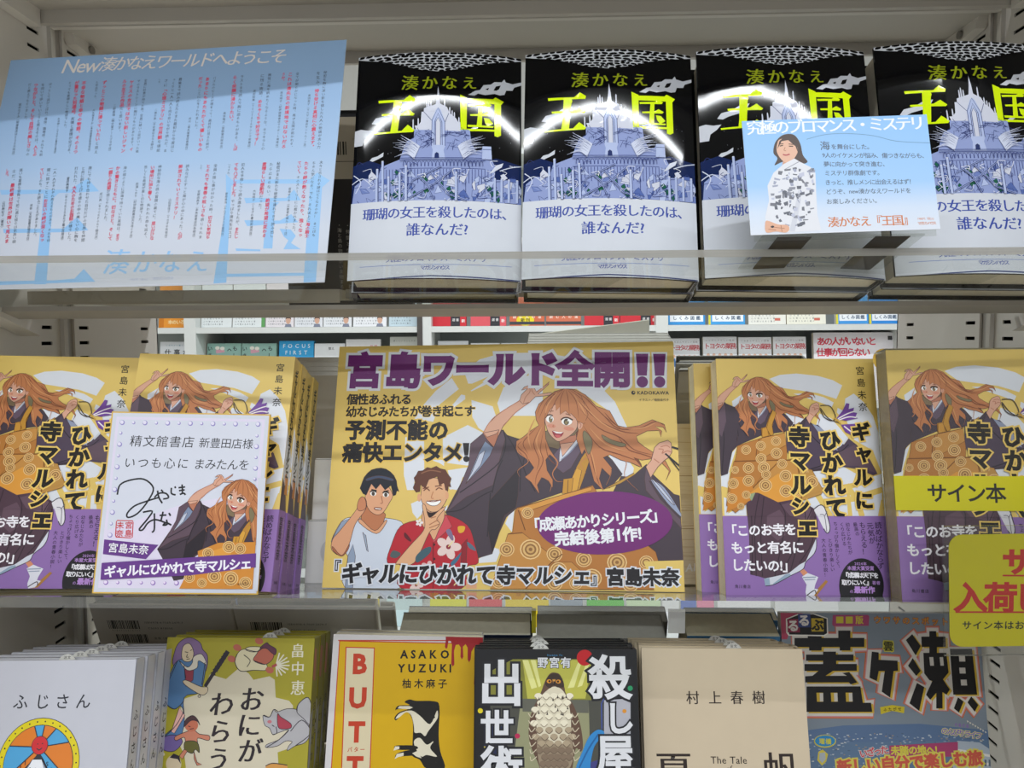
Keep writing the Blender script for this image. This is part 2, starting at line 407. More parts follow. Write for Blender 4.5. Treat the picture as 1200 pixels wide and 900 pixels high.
# ------------------------------------------------------------------ drawings
YEL, WHT, PUR, INK = '#dbbd68', '#d6d9e2', '#661b67', '#171419'
FRM = {'A': (520, 440, 6.43), 'B': (640, 440, 6.43), 'C': (500, 560, 6.43), 'D': (640, 560, 6.0), 'E': (380, 540, 5.622), 'F': (380, 400, 5.4545)}
HAIR, HAIRD, HAIRL, SKIN, SKIND = '#b9764a', '#7d4227', '#cc8e5c', '#d2a089', '#b3735a'
ROBE, ROBEL, ROBED = '#40343f', '#5c4956', '#282129'
def woman(a, lines=1.0, apron=True):
    lines *= 1.25
    """cheerful woman with long wavy hair in a dark robe; positions measured on the big board"""
    def f(k): a.fr(*FRM[k]); return a
    def mix(*parts):                         # join runs of points measured in different frames into frame A
        o = []
        for k, pts in parts:
            x0, y0, s = FRM[k]
            o += [((x0+x/s-520)*6.43, (y0+y/s-440)*6.43) for x, y in pts]
        return o
    a.ol = ('#4a2f2b', .34*lines)
    # hair behind the body
    f('B').p(HAIRD, [(230, 300), (420, 420), (560, 500), (640, 560), (720, 690), (600, 640), (440, 560), (330, 640), (240, 500)], 1)
    f('A').p('#7d6a50', [(760, 430), (800, 600), (880, 560), (1010, 420), (1000, 380)], 1)
    # robe
    body = mix(('A', [(450, 415), (480, 455), (590, 490), (700, 520), (870, 560), (1000, 520), (1180, 560), (1270, 640), (1345, 745), (1250, 850)]), ('C', [(1029, 110), (680, 232), (600, 300), (545, 420), (490, 580), (385, 612), (300, 480), (140, 268)]), ('A', [(140, 800), (190, 680), (205, 520), (300, 440)]))
    f('A').p(ROBE, body)
    right = mix(('B', [(565, 760), (640, 770), (755, 670), (800, 745), (960, 895), (1001, 905)]), ('D', [(958, 580), (690, 588), (600, 570), (540, 520), (470, 100)]))
    a.p(ROBE, right)
    a.p(ROBEL, mix(('B', [(755, 670), (800, 780), (790, 800)]), ('D', [(720, 20), (800, 150), (940, 290), (950, 360), (800, 200), (700, 90), (690, 10)])))
    a.p('#8f99b5', mix(('B', [(785, 785)]), ('D', [(735, 10), (830, 70), (945, 250), (945, 275), (850, 180), (760, 60)])), 1)
    a.p('#b9bfd2', mix(('D', [(740, 12), (800, 60), (900, 190), (850, 150)])), 1)
    # left sleeve
    f('A').p(ROBEL, mix(('A', [(300, 440), (205, 520), (190, 680), (140, 800), (105, 900)]), ('C', [(150, 265), (300, 150), (500, 60)]), ('A', [(470, 470), (450, 415), (410, 470), (370, 550)])))
    a.p('#7987a3', [(315, 500), (375, 550), (350, 610), (280, 700), (170, 820), (210, 720), (270, 580)])
    a.p('#b8bed0', [(270, 600), (315, 570), (280, 680), (165, 825), (215, 730)])
    a.p(ROBED, mix(('A', [(570, 700), (560, 900)]), ('C', [(690, 130), (670, 230), (585, 290), (490, 575), (460, 400), (470, 180)])), 0)
    for q in ([(450, 415), (470, 520), (420, 660), (250, 800), (120, 890)], [(480, 455), (540, 560), (600, 700)], [(445, 640), (400, 740), (365, 890)], [(640, 560), (600, 690), (690, 880)], [(580, 700), (575, 880)]): a.l(ROBED, q, .5*lines)
    f('C').l(ROBED, [(150, 265), (260, 245), (400, 150), (500, 100)], .5*lines); a.l(ROBED, [(480, 120), (470, 260), (455, 450)], .5*lines)
    # neck, collar, stole
    f('A').p(SKIND, [(870, 480), (1000, 450), (1000, 520), (900, 600), (880, 560)]); a.p(SKIN, [(880, 520), (980, 505), (980, 545), (905, 620), (885, 590)])
    a.p('#5d4c5e', [(880, 540), (830, 600), (850, 700), (900, 740), (960, 700), (1030, 580), (1060, 530), (1000, 500), (895, 640)])
    a.p('#c9cbd8', [(882, 545), (872, 600), (870, 655), (895, 640), (1015, 510), (1000, 488), (895, 615)]); a.l('#7d85a0', [(885, 640), (950, 585), (1010, 515)], .5*lines)
    a.p('#b9862f', [(1085, 560), (1040, 620), (985, 720), (950, 820), (980, 900), (1010, 900), (1060, 760), (1100, 640), (1110, 580)])
    a.p('#d09a3a', [(1000, 700), (1040, 720), (1000, 900), (960, 900), (950, 810)])
    f('B').p('#c08a2e', [(130, 785), (205, 775), (190, 890), (120, 895)]); a.l('#7a5520', [(165, 790), (160, 890)], .4*lines)
    a.l('#c3932f', mix(('B', [(460, 860), (540, 810), (660, 745)])), .1) if False else None
    f('B').p('#b58a36', [(430, 860), (560, 790), (660, 735), (665, 750), (560, 815), (470, 850)])
    # raised arm and hand
    f('A').p(SKIN, [(300, 440), (340, 370), (400, 310), (490, 245), (570, 200), (590, 165), (640, 200), (660, 195), (610, 235), (540, 290), (455, 380), (425, 440), (380, 545), (330, 490)])
    a.p(SKIND, [(300, 440), (420, 420), (410, 470), (380, 545), (330, 490)]); a.p(SKIN, [(305, 438), (420, 415), (400, 445), (330, 470)])
    a.p(SKIN, [(575, 195), (590, 150), (635, 105), (610, 110), (590, 118), (612, 92), (640, 82), (665, 80), (690, 105), (705, 130), (770, 78), (800, 52), (795, 72), (715, 145), (760, 140), (815, 132), (822, 148), (760, 160), (695, 165), (655, 205), (600, 220)])
    for q in ([(640, 85), (655, 110), (650, 135), (620, 170), (605, 215)], [(665, 95), (672, 125), (690, 150)], [(700, 130), (795, 65)], [(300, 440), (345, 365), (410, 300), (575, 195)], [(455, 385), (545, 285), (655, 205)]): a.l(SKIND, q, .35*lines)
    # hair mass
    top = [(915, 103), (840, 125), (780, 170), (720, 220), (693, 280), (700, 340), (720, 380), (660, 420), (600, 470), (550, 500), (545, 560), (590, 600), (640, 640), (680, 700), (650, 740), (612, 770), (660, 810), (720, 900), (705, 830), (740, 770), (790, 800), (820, 850), (822, 790), (780, 720), (770, 640), (800, 600), (860, 650), (800, 560), (770, 480), (762, 330), (840, 240), (950, 300), (1000, 330), (1015, 420), (1000, 480), (1040, 600)]
    tail = mix(('B', [(290, 560), (320, 640), (360, 800), (430, 870), (400, 780), (420, 700), (480, 760), (495, 700), (430, 620), (480, 600), (560, 640), (640, 660), (720, 695), (660, 620), (720, 640), (820, 625), (870, 660), (925, 720), (900, 790), (935, 720), (900, 650), (820, 590), (740, 540), (690, 500), (680, 460), (760, 420), (850, 415), (865, 465), (870, 420), (820, 385), (880, 390), (905, 430), (890, 370), (800, 335), (700, 380), (600, 395), (540, 380), (480, 270), (380, 235), (300, 150), (220, 110)]))
    f('A').p(HAIR, top+tail)
    # face
    a.p(SKIN, [(765, 330), (775, 390), (795, 440), (830, 480), (860, 500), (890, 495), (950, 460), (1000, 410), (1010, 360), (995, 310), (930, 260), (850, 220), (790, 270)], 1)
    a.ol = None; a.e('#d18a74', 815, 385, 32, 14, 5); a.e('#d18a74', 945, 405, 40, 15, 5)
    for cx, cy, rx, ry in ((803, 333, 28, 26), (930, 352, 40, 27)):
        a.e('#f0eeee', cx, cy, rx, ry); a.e('#4d4236', cx+(6 if cx < 850 else -4), cy+2, rx*.5, ry*.9); a.e('#8b7b55', cx+(6 if cx < 850 else -4), cy+8, rx*.3, ry*.5); a.e('#f4f2f0', cx+10 if cx > 850 else cx+10, cy-8, 5, 6)
    a.l('#40261c', [(768, 325), (780, 308), (800, 300), (825, 308)], .9*lines); a.l('#40261c', [(885, 340), (905, 325), (935, 322), (975, 340)], 1.0*lines)
    a.l('#7a4a30', [(800, 275), (830, 272)], .4*lines); a.l('#7a4a30', [(920, 292), (960, 305)], .4*lines); a.l('#b5704f', [(832, 375), (824, 388), (835, 392)], .4*lines)
    a.p('#93303a', [(820, 420), (870, 432), (905, 432), (890, 462), (860, 475), (835, 462)], 1); a.p('#f0ecec', [(820, 420), (870, 432), (903, 430), (885, 442), (850, 440)]); a.p('#c95a5e', [(838, 455), (865, 452), (885, 462), (862, 474)], 1)
    a.e(SKIN, 1030, 380, 18, 30, 15); a.l(SKIND, [(1022, 360), (1036, 375), (1028, 400)], .4*lines)
    a.ol = ('#5a3424', .28*lines)
    # fringe and strands
    a.p(HAIR, [(915, 103), (830, 150), (780, 220), (765, 330), (800, 270), (845, 215), (850, 270), (880, 240), (880, 300), (920, 270), (950, 300), (960, 290), (1000, 330), (1005, 345), (1060, 370), (1090, 300), (1040, 160), (980, 115)])
    for q in ([(905, 112), (850, 190), (800, 300)], [(915, 112), (885, 180), (878, 290)], [(925, 112), (940, 180), (950, 290)], [(935, 110), (1000, 200), (1020, 330)], [(900, 108), (790, 190), (720, 330)], [(890, 106), (760, 190), (705, 300)], [(950, 112), (1050, 190), (1120, 300)], [(970, 115), (1080, 180), (1200, 300), (1330, 400)]): a.l(HAIRD, q, .32*lines, taper=1)
    for q in ([(700, 400), (640, 460), (600, 520), (640, 600)], [(730, 400), (680, 520), (720, 640), (700, 720)], [(755, 420), (730, 560), (750, 650), (700, 760), (690, 830)], [(590, 500), (560, 540), (620, 600), (640, 660)], [(765, 500), (790, 620), (850, 680)]): a.l(HAIRD, q, .4*lines, taper=1)
    for q in ([(690, 330), (640, 450), (660, 560)], [(745, 390), (700, 500), (740, 620)], [(860, 130), (790, 220), (770, 290)], [(980, 140), (1040, 240), (1080, 320)]): a.l(HAIRL, q, .7*lines, taper=1)
    f('A').l(HAIR, [(560, 510), (560, 580), (640, 650), (560, 720), (575, 770)], .9*lines, taper=2); a.l(HAIR, [(790, 580), (860, 660), (820, 740), (850, 800), (910, 800)], 1.1*lines, taper=2)
    a.l(HAIR, [(720, 760), (810, 800), (800, 880)], 1.2*lines, taper=2)
    f('B')
    for q in ([(260, 300), (360, 450), (420, 640), (490, 720), (450, 830)], [(300, 250), (430, 400), (480, 500), (600, 640), (590, 760), (690, 870)], [(270, 420), (350, 520), (340, 600), (260, 660), (300, 740)]): a.l(HAIR, q, 1.2*lines, taper=2)
    for q in ([(230, 180), (380, 330), (560, 420), (700, 440)], [(250, 250), (400, 400), (560, 470), (660, 560), (800, 600)], [(300, 180), (430, 300), (540, 400), (700, 400), (820, 350), (890, 380)], [(280, 380), (400, 540), (560, 600), (700, 650)], [(330, 560), (360, 700), (400, 830)], [(540, 460), (620, 560), (740, 600), (870, 650)], [(440, 280), (500, 350), (560, 400)]): a.l(HAIRD, q, .45*lines, taper=1)
    for q in ([(260, 200), (420, 360), (600, 450)], [(330, 400), (450, 520), (620, 580)], [(300, 480), (350, 620), (380, 780)], [(620, 410), (740, 395), (840, 350)]): a.l(HAIRL, q, .9*lines, taper=1)
    a.p('#7a7052', [(420, 450), (500, 490), (600, 520), (560, 540), (450, 500)], 1); a.p('#7a7052', [(290, 420), (350, 500), (320, 600), (280, 480)], 1)
    # right hand with a cord
    a.ol = ('#4a2f2b', .34*lines)
    a.p(SKIN, [(800, 600), (815, 545), (850, 510), (915, 490), (940, 510), (945, 580), (920, 620), (890, 640), (840, 690), (785, 770), (750, 690), (790, 640)], 0)
    for q in ([(845, 555), (880, 560), (870, 590)], [(860, 540), (905, 530), (930, 545)], [(870, 590), (910, 570), (940, 580)], [(810, 630), (850, 660)]): a.l(SKIND, q, .4*lines)
    a.ol = None
    if apron:
        f('B').l('#1d1a20', [(945, 540), (1010, 560)], 1.3*lines, sm=0); a.l('#1d1a20', [(895, 590), (1010, 690)], 1.2*lines, sm=0); a.l('#1d1a20', [(910, 600), (1010, 730)], .8*lines, sm=0)
def rosette(a, x, y, r, w=.35):
    for c, k in (('#e3c28a', 1), ('#a8743a', .88), ('#d9b273', .74), ('#8d6236', .55), ('#caa062', .38), ('#8d6236', .18)): a.e(c, x, y, r*k, r*k*.95, n=16)
def blossom(a, c, x, y, r):
    for k in range(5): a.e(c, x+math.cos(k*1.257)*r*.6, y+math.sin(k*1.257)*r*.6, r*.5, r*.36, k*72, n=12)
    a.e('#8d2638', x, y, r*.2); a.l('#e6d890', [(x, y), (x+r*.4, y-r*.5)], .5)
def emblem(a, base='F'):                     # pale ring-and-petal crest behind the figures
    a.fr(*FRM['F'])
    for q in ([(900, 200), (1000, 120), (1090, 95), (1200, 80), (1400, 75), (1600, 110), (1560, 230), (1300, 200), (1100, 210), (950, 275), (925, 275)], [(820, 240), (865, 310), (740, 410), (700, 520), (580, 500), (640, 410), (720, 320)], [(940, 320), (1060, 245), (1060, 270), (945, 325)], [(880, 345), (905, 350), (905, 375), (830, 430), (800, 440)], [(945, 380), (1080, 420), (1100, 480), (1040, 590), (990, 560), (950, 490)], [(1110, 400), (1150, 300), (1240, 230), (1400, 215), (1400, 480), (1200, 480), (1130, 470)], [(760, 620), (920, 540), (1020, 590), (960, 680), (920, 800), (760, 780)], [(520, 620), (640, 600), (640, 873), (510, 873)], [(790, 830), (920, 810), (900, 873), (800, 873)]): a.p(WHT, q)
    a.fr(*FRM['E'])
    for q in ([(525, 0), (590, 0), (600, 60), (590, 200), (545, 200), (525, 100)], [(570, 290), (640, 260), (660, 340), (610, 390), (580, 350)], [(700, 0), (790, 0), (790, 40), (760, 20)], [(840, 80), (930, 60), (900, 150), (830, 200)]): a.p(WHT, q)
    a.fr(*FRM['B'])
    a.p(WHT, [(200, 60), (420, 95), (520, 200), (610, 390), (560, 400), (460, 260), (240, 110)]); a.p(WHT, [(470, 600), (560, 560), (660, 700), (650, 760), (570, 770)])
    a.fr(*FRM['C'])
    for q in ([(660, 245), (640, 415), (590, 350), (620, 280)], [(140, 230), (160, 210), (150, 250), (130, 260)], [(500, 530), (555, 550), (520, 640), (390, 650), (390, 620)], [(190, 0), (270, 0), (240, 100), (170, 90)]): a.p(WHT, q)
# ---- the big board
def art_poster():
    a = Art(297, 210, [(399.3, 407.6), (789, 400.5), (801.5, 694), (376, 691)])
    a.mm = True; a.p(YEL, [(0, 0), (297, 0), (297, 210), (0, 210)])
    emblem(a); woman(a)
    a.fr(*FRM['C']); a.ol = ('#6b3f18', .4)  # apron
    AP, AP2 = '#b07234', '#bf8641'
    a.p(AP, [(680, 232), (1029, 130), (1250, 60), (1400, 300), (1720, 560), (1800, 845), (475, 845), (540, 640), (610, 430), (645, 415), (665, 260)])
    a.p(AP2, [(610, 430), (720, 420), (900, 560), (1020, 580), (940, 640), (740, 845), (475, 845), (540, 640)]); a.p(AP2, [(740, 845), (960, 640), (1090, 640), (1300, 845)]); a.p('#cf9140', [(690, 235), (1029, 130), (1240, 70), (1240, 100), (1029, 165), (720, 270)])
    a.ol = None
    for x, y, r in ((600, 545, 58), (780, 545, 80), (960, 580, 60), (760, 270, 45), (990, 700, 62), (960, 800, 60), (740, 740, 60), (540, 790, 55), (1180, 620, 60), (1240, 760, 75), (1430, 640, 75), (1530, 800, 65), (1650, 640, 55), (1120, 800, 50)): rosette(a, x, y, r)
    for q in ([(610, 430), (720, 420)], [(1020, 580), (940, 640), (740, 845)], [(690, 250), (740, 400)]): a.l('#6b3f18', q, .5)
    a.fr(*FRM['D']); a.p(YEL, [(680, 590), (960, 580), (960, 805), (760, 805)])
    # two young men
    a.fr(*FRM['E']); a.ol = ('#4b2f2c', .42); a.asm = True
    a.p('#c9d0de', [(130, 850), (150, 640), (60, 560), (45, 530), (110, 410), (180, 380), (250, 390), (400, 385), (520, 430), (430, 600), (420, 700), (490, 850)])
    a.p('#8d9bb2', [(130, 850), (150, 640), (185, 560), (200, 640), (180, 850)]); a.p('#8d9bb2', [(45, 530), (110, 410), (180, 385), (120, 450), (70, 540)]); a.p('#9aa6ba', [(250, 480), (270, 500), (285, 610), (275, 600)])
    a.p('#b8744f', [(270, 310), (390, 350), (395, 390), (360, 470), (320, 480), (260, 420), (240, 390)]); a.p('#d99f78', [(240, 395), (330, 470), (400, 400), (405, 420), (340, 490), (230, 420)])
    a.p('#d9a07c', [(270, 230), (275, 290), (300, 340), (345, 365), (385, 350), (425, 290), (450, 230), (400, 160), (300, 160)], 1)
    a.p('#d69b76', [(45, 600), (50, 530), (100, 470), (210, 330), (225, 270), (250, 245), (275, 270), (270, 330), (200, 430), (160, 560), (110, 635)]); a.p('#b0694a', [(50, 575), (110, 635), (160, 560), (150, 600), (110, 640), (60, 610)])
    a.p('#c4805c', [(215, 320), (225, 270), (250, 245), (270, 265), (272, 320), (235, 340)])
    a.asm = False; a.p('#171c28', [(235, 190), (250, 150), (262, 118), (285, 90), (312, 68), (345, 58), (375, 55), (408, 62), (436, 80), (460, 105), (476, 140), (480, 175), (492, 210), (478, 205), (470, 232), (455, 240), (440, 170), (400, 200), (370, 160), (340, 195), (310, 160), (275, 235), (255, 225)]); a.asm = True; a.p('#3c4a66', [(280, 125), (360, 105), (450, 125), (445, 140), (360, 122), (285, 140)], 1)
    for x, y in ((322, 225), (405, 232)): a.e('#efeeec', x, y, 20, 15); a.e('#4a4038', x, y, 11, 14); a.l('#1d1716', [(x-22, y-12), (x, y-20), (x+22, y-10)], .7)
    a.l('#1d1716', [(310, 198), (345, 205)], .7); a.l('#1d1716', [(390, 210), (425, 205)], .7); a.l('#a86a4c', [(375, 240), (382, 285), (368, 288)], .5); a.p('#efe8e4', [(332, 318), (378, 322), (370, 332), (335, 328)]); a.l('#7a3a2c', [(330, 318), (375, 320), (370, 332), (335, 330)], .45, closed=True)
    RED = '#b3202f'
    a.p(RED, [(410, 680), (440, 560), (500, 440), (620, 400), (700, 420), (790, 360), (940, 430), (990, 560), (1010, 680), (930, 710), (900, 850), (500, 850), (500, 700)])
    a.p('#8a1826', [(905, 560), (940, 520), (930, 710), (900, 850), (885, 850)]); a.p('#c94854', [(700, 500), (720, 545), (840, 440), (800, 360), (760, 440)])
    a.p('#d8a27c', [(660, 300), (700, 345), (780, 310), (790, 380), (750, 470), (720, 530), (690, 480), (640, 420)]); a.p('#d9a77f', [(640, 200), (640, 270), (680, 330), (720, 345), (765, 325), (810, 250), (800, 170), (740, 120), (660, 140)], 1)
    a.e('#d9a07a', 625, 250, 13, 26); a.e('#d9a07a', 808, 235, 12, 26)
    a.asm = False; a.p('#5e3426', [(605, 215), (585, 185), (600, 150), (592, 120), (608, 100), (620, 75), (650, 72), (680, 50), (705, 56), (740, 42), (765, 58), (800, 66), (812, 90), (838, 125), (828, 150), (836, 180), (818, 175), (815, 205), (800, 200), (790, 150), (760, 170), (745, 110), (690, 130), (665, 190), (635, 165), (630, 210)]); a.asm = True; a.l('#8a5a40', [(640, 90), (700, 70), (770, 80)], 1.0)
    for q in ([(655, 205), (675, 190), (695, 205)], [(735, 200), (755, 185), (780, 195)], [(650, 190), (690, 180)], [(730, 175), (775, 170)]): a.l('#6a3a28', q, .6)
    a.l('#b9774f', [(718, 210), (705, 250), (720, 255)], .5); a.p('#f3f0ee', [(675, 275), (765, 268), (750, 295), (720, 304), (690, 297)], 1); a.l('#8a4a38', [(675, 272), (720, 276), (768, 264)], .5)
    a.p('#2b1412', [(655, 318), (690, 348), (735, 345), (770, 325), (740, 370), (690, 380)], 1)
    a.p('#dba880', [(470, 680), (560, 570), (650, 470), (660, 400), (645, 300), (665, 300), (680, 360), (700, 380), (760, 330), (790, 310), (795, 320), (740, 390), (760, 420), (730, 460), (690, 480), (590, 680), (490, 690)]); a.l('#a86a48', [(700, 385), (735, 375)], .5); a.l('#a86a48', [(690, 430), (750, 395)], .5); a.l('#a86a48', [(690, 450), (755, 425)], .5)
    a.ol = None
    for x, y, r, c in ((815, 575, 78, '#e2c9c4'), (625, 415, 24, '#e8dcdc'), (680, 715, 45, '#dcb6b6'), (600, 830, 45, '#e2c9c4'), (850, 830, 50, '#8d1c28')): blossom(a, c, x, y, r)
    for q, c in (([(600, 640), (650, 590), (700, 575), (690, 620), (610, 680)], '#3c5a66'), ([(830, 680), (870, 640), (900, 610), (880, 660), (840, 700)], '#3a6a86'), ([(940, 540), (980, 570), (995, 600), (950, 580)], '#4f6a7c'), ([(450, 600), (500, 620), (470, 650), (430, 640)], '#4f5a5c'), ([(735, 760), (760, 700), (780, 740), (740, 800)], '#3a6a86'), ([(830, 460), (850, 520), (835, 530), (800, 470)], '#7a6a8a'), ([(530, 480), (570, 530), (560, 540), (525, 510)], '#5a1420'), ([(880, 440), (925, 440), (915, 475), (885, 480)], '#d9a52e')): a.p(c, q, 1)
    for y in (560, 655): a.e('#3c0e14', 720, y, 9, n=10)
    a.l('#6d1420', [(715, 545), (712, 850)], .5)
    a.p('#d8a27c', [(930, 790), (1000, 790), (1000, 850), (930, 850)])
    a.asm = False
    # speech oval
    a.fr(*FRM['D']); a.e('#6d1f6d', 410, 320, 475, 222, -2.5, 48)
    WH = '#e6e7ee'
    a.t(WH, '「成瀬あかりシリーズ」', (-135, 342), (830, 262), 100, .035); a.t(WH, '完結後第1作!', (55, 436), (668, 392), 108, .04)
    # lettering
    a.fr(*FRM['F']); OUT = [(WHT, .05)]
    for s, x0, x1, y0, y1, sz in (('宮島', 140, 640, 192, 190, 236), ('ワールド', 640, 1520, 180, 182, 222), ('全開', 1400, 1400, 0, 0, 0)):
        if sz and s != 'ワールド': a.t(PUR, s, (x0, y0), (x1, y1), sz, .045, out=[(WHT, .065)], res=3)
    a.t(PUR, 'ワールド', (630, 186), (1500, 178), 222, .062, out=[(WHT, .08)], res=3)
    a.t(PUR, '全開', (1490, 180), (1960, 182), 238, .042, out=[(WHT, .065)], res=3)
    for x in (2035, 2145): a.p(WHT, [(x-52, 72), (x+48, 72), (x+44, 300), (x-46, 300)]); a.p(PUR, [(x-42, 82), (x+38, 82), (x+28, 222), (x-30, 222)]); a.e(PUR, x-1, 262, 36)
    YO = [('#e3bd58', .045)]
    a.t(INK, '個性あふれる', (150, 378), (565, 376), 72, .035, out=YO); a.t(INK, '幼なじみたちが巻き起こす', (143, 458), (968, 450), 72, .035, out=YO)
    a.t(INK, '予測不能の', (135, 575), (800, 572), 132, .046, out=YO); a.t(INK, '痛快エンタメ', (120, 718), (890, 715), 132, .046, out=YO); a.p(INK, [(888, 655), (930, 655), (922, 735), (898, 735)]); a.e(INK, 910, 757, 20)
    a.fr(*FRM['B']); a.e('#2a2a2e', 658, 133, 15); a.e(YEL, 662, 130, 5); a.t('#2a2a2e', 'KADOKAWA', (685, 133), (925, 133), 36, .02); a.t('#4a4438', 'イラスト／福田佳代子', (700, 186), (925, 186), 21, .01)
    a.fr(*FRM['E']); OW = [(WHT, .07)]
    a.t(INK, '『', (5, 715), (105, 715), 105, .02, out=OW); a.t(INK, 'ギャルにひかれて', (112, 752), (1124, 758), 140, .045, out=OW, shear=.08)
    a.fr(*FRM['D']); a.t(INK, '寺マルシェ', (-354, 692), (316, 692), 140, .045, out=OW, shear=.08); a.t(INK, '』', (315, 715), (400, 715), 105, .02, out=OW); a.t(INK, '宮島未奈', (418, 700), (930, 700), 132, .045, out=OW)
    return a
# ---- the yellow paperback
GQ = [(839, 420), (1023.6, 423), (1045, 699), (850, 702)]
CU, CL = (835, 415, 5.624), (835, 550, 5.4545)
TOC = affine([(644.4, 448.6), (652.2, 517.4), (782.3, 517), (604.2, 596.5), (620, 545)], [(876.3, 437.8), (886.6, 477.6), (957.7, 472.8), (864.3, 521.7), (868, 494)])
def cover_scene(a, lower=True):
    a.fr(*CU); a.pre = None
    for q in ([(380, 165), (450, 140), (560, 133), (700, 150), (800, 180), (860, 215), (822, 302), (700, 262), (560, 240), (460, 225)], [(540, 265), (640, 262), (740, 290), (805, 325), (792, 354), (720, 325), (620, 290)], [(830, 360), (880, 385), (850, 415), (825, 390)], [(880, 300), (935, 268), (1000, 325), (1060, 415), (1095, 520), (1112, 640), (1115, 780), (1060, 640), (940, 570), (870, 400)], [(130, 310), (195, 265), (215, 330), (140, 370)], [(490, 390), (560, 400), (620, 440), (630, 520), (500, 460)], [(690, 470), (710, 395), (790, 430), (850, 500), (900, 560), (840, 640), (760, 570)], [(160, 615), (130, 650), (100, 800), (55, 880), (55, 805)], [(650, 765), (860, 740), (950, 790), (930, 850), (760, 880), (690, 880)], [(1000, 830), (1118, 790), (1120, 960), (1010, 960)]): a.p(WHT, q)
    a.fr(*CL)
    for q in ([(50, 45), (110, 20), (95, 120), (60, 110)], [(480, 210), (700, 130), (860, 110), (870, 290), (660, 300), (500, 270)], [(880, 130), (1080, 60), (1090, 140), (1060, 300), (900, 300)], [(70, 180), (95, 190), (100, 300), (75, 300)], [(100, 285), (215, 225), (220, 300), (100, 300)]): a.p(WHT, q)
    for q in ([(640, 110), (700, 200), (760, 300)], [(860, 100), (930, 200), (960, 300)], [(700, 210), (900, 190), (1090, 130)]): a.l('#dbbd68', q, 4.5, sm=0)
    a.pre = TOC; woman(a, .62, apron=False); a.pre = None
    a.fr(*CU)
    a.p(ROBE, [(30, 385), (80, 320), (150, 350), (180, 400), (160, 560), (165, 605), (130, 640), (100, 790), (55, 805), (40, 640)]); a.l(ROBED, [(80, 330), (60, 440), (75, 560), (60, 780)], .5); a.p(ROBEL, [(80, 322), (35, 395), (40, 520), (60, 545), (90, 440)])
    a.p('#4b3d50', [(600, 500), (620, 440), (650, 470), (700, 470), (790, 560), (870, 600), (900, 560), (950, 600), (1040, 700), (1088, 790), (1060, 800), (940, 755), (820, 740), (640, 765), (560, 720), (490, 640), (490, 480)])
    a.p('#8d95ad', [(660, 460), (720, 490), (800, 580), (830, 640), (790, 620), (730, 560)]); a.p(WHT, [(800, 640), (840, 590), (880, 560), (900, 545), (850, 610)]); a.l(ROBED, [(640, 520), (720, 600), (830, 650), (900, 600)], .5); a.l(ROBED, [(830, 650), (760, 720), (650, 760)], .5); a.p(ROBEL, [(830, 655), (940, 600), (1040, 705), (1085, 790), (960, 740), (800, 735)])
    for dx in (0, 8): a.l('#3a3030', [(715, 345), (780, 350), (815, 420), (790, 445), (740, 420), (715, 370)], .45, closed=False)
    a.l('#3a3030', [(715, 360), (770, 430), (850, 462)], .45)
    a.p('#6a3d92', [(820, 430), (860, 380), (885, 330), (905, 335), (900, 370), (935, 360), (930, 390), (955, 395), (945, 420), (960, 430), (880, 445)]); a.p('#6a3d92', [(850, 470), (940, 465), (950, 500), (935, 545), (880, 520)]); a.l('#e6dfe0', [(830, 432), (890, 400), (935, 385)], .6); a.l('#e6dfe0', [(870, 480), (920, 520), (945, 540)], .7); a.l('#c79a3c', [(805, 425), (850, 465)], 1.0); a.l('#e6dfe0', [(835, 440), (900, 420), (950, 425)], .6)
    # apron
    a.ol = ('#6b3f18', .3)
    A1, A2 = '#b07435', '#bf8843'
    a.p(A1, [(165, 605), (320, 555), (480, 520), (495, 640), (492, 715), (145, 708), (160, 650)])
    a.p(A1, [(140, 705), (545, 700), (575, 760), (590, 960), (330, 900), (260, 960), (150, 1050), (88, 1000), (105, 860)])
    a.p(A2, [(340, 705), (545, 700), (575, 760), (600, 960), (540, 1000), (400, 1020), (240, 930), (330, 800)]); a.p('#b98a45', [(565, 750), (660, 765), (735, 900), (720, 925), (590, 970), (580, 860)])
    a.l('#7a4a1c', [(145, 708), (340, 703), (545, 700)], .6); a.l('#7a4a1c', [(310, 560), (290, 660), (300, 700)], .5); a.l('#7a4a1c', [(460, 690), (350, 800), (250, 900)], .5); a.l('#7a4a1c', [(545, 700), (580, 800), (590, 960)], .5); a.p(A2, [(325, 555), (480, 522), (490, 600), (330, 690), (300, 690)])
    a.p('#c38c34', [(330, 490), (365, 485), (372, 540), (330, 550)]); a.p('#b9862f', [(400, 370), (375, 430), (360, 490), (385, 540), (405, 530), (395, 470), (425, 390)])
    a.ol = None
    for x, y, r in ((222, 632, 33), (320, 605, 33), (422, 575, 33), (425, 655, 38), (322, 690, 36), (462, 725, 34), (238, 752, 38), (340, 750, 40), (355, 795, 32), (148, 765, 26), (135, 862, 34), (235, 838, 38), (485, 805, 42), (352, 872, 42), (475, 900, 42), (120, 940, 30), (205, 920, 30), (610, 780, 26), (660, 850, 28)): rosette(a, x, y, r)
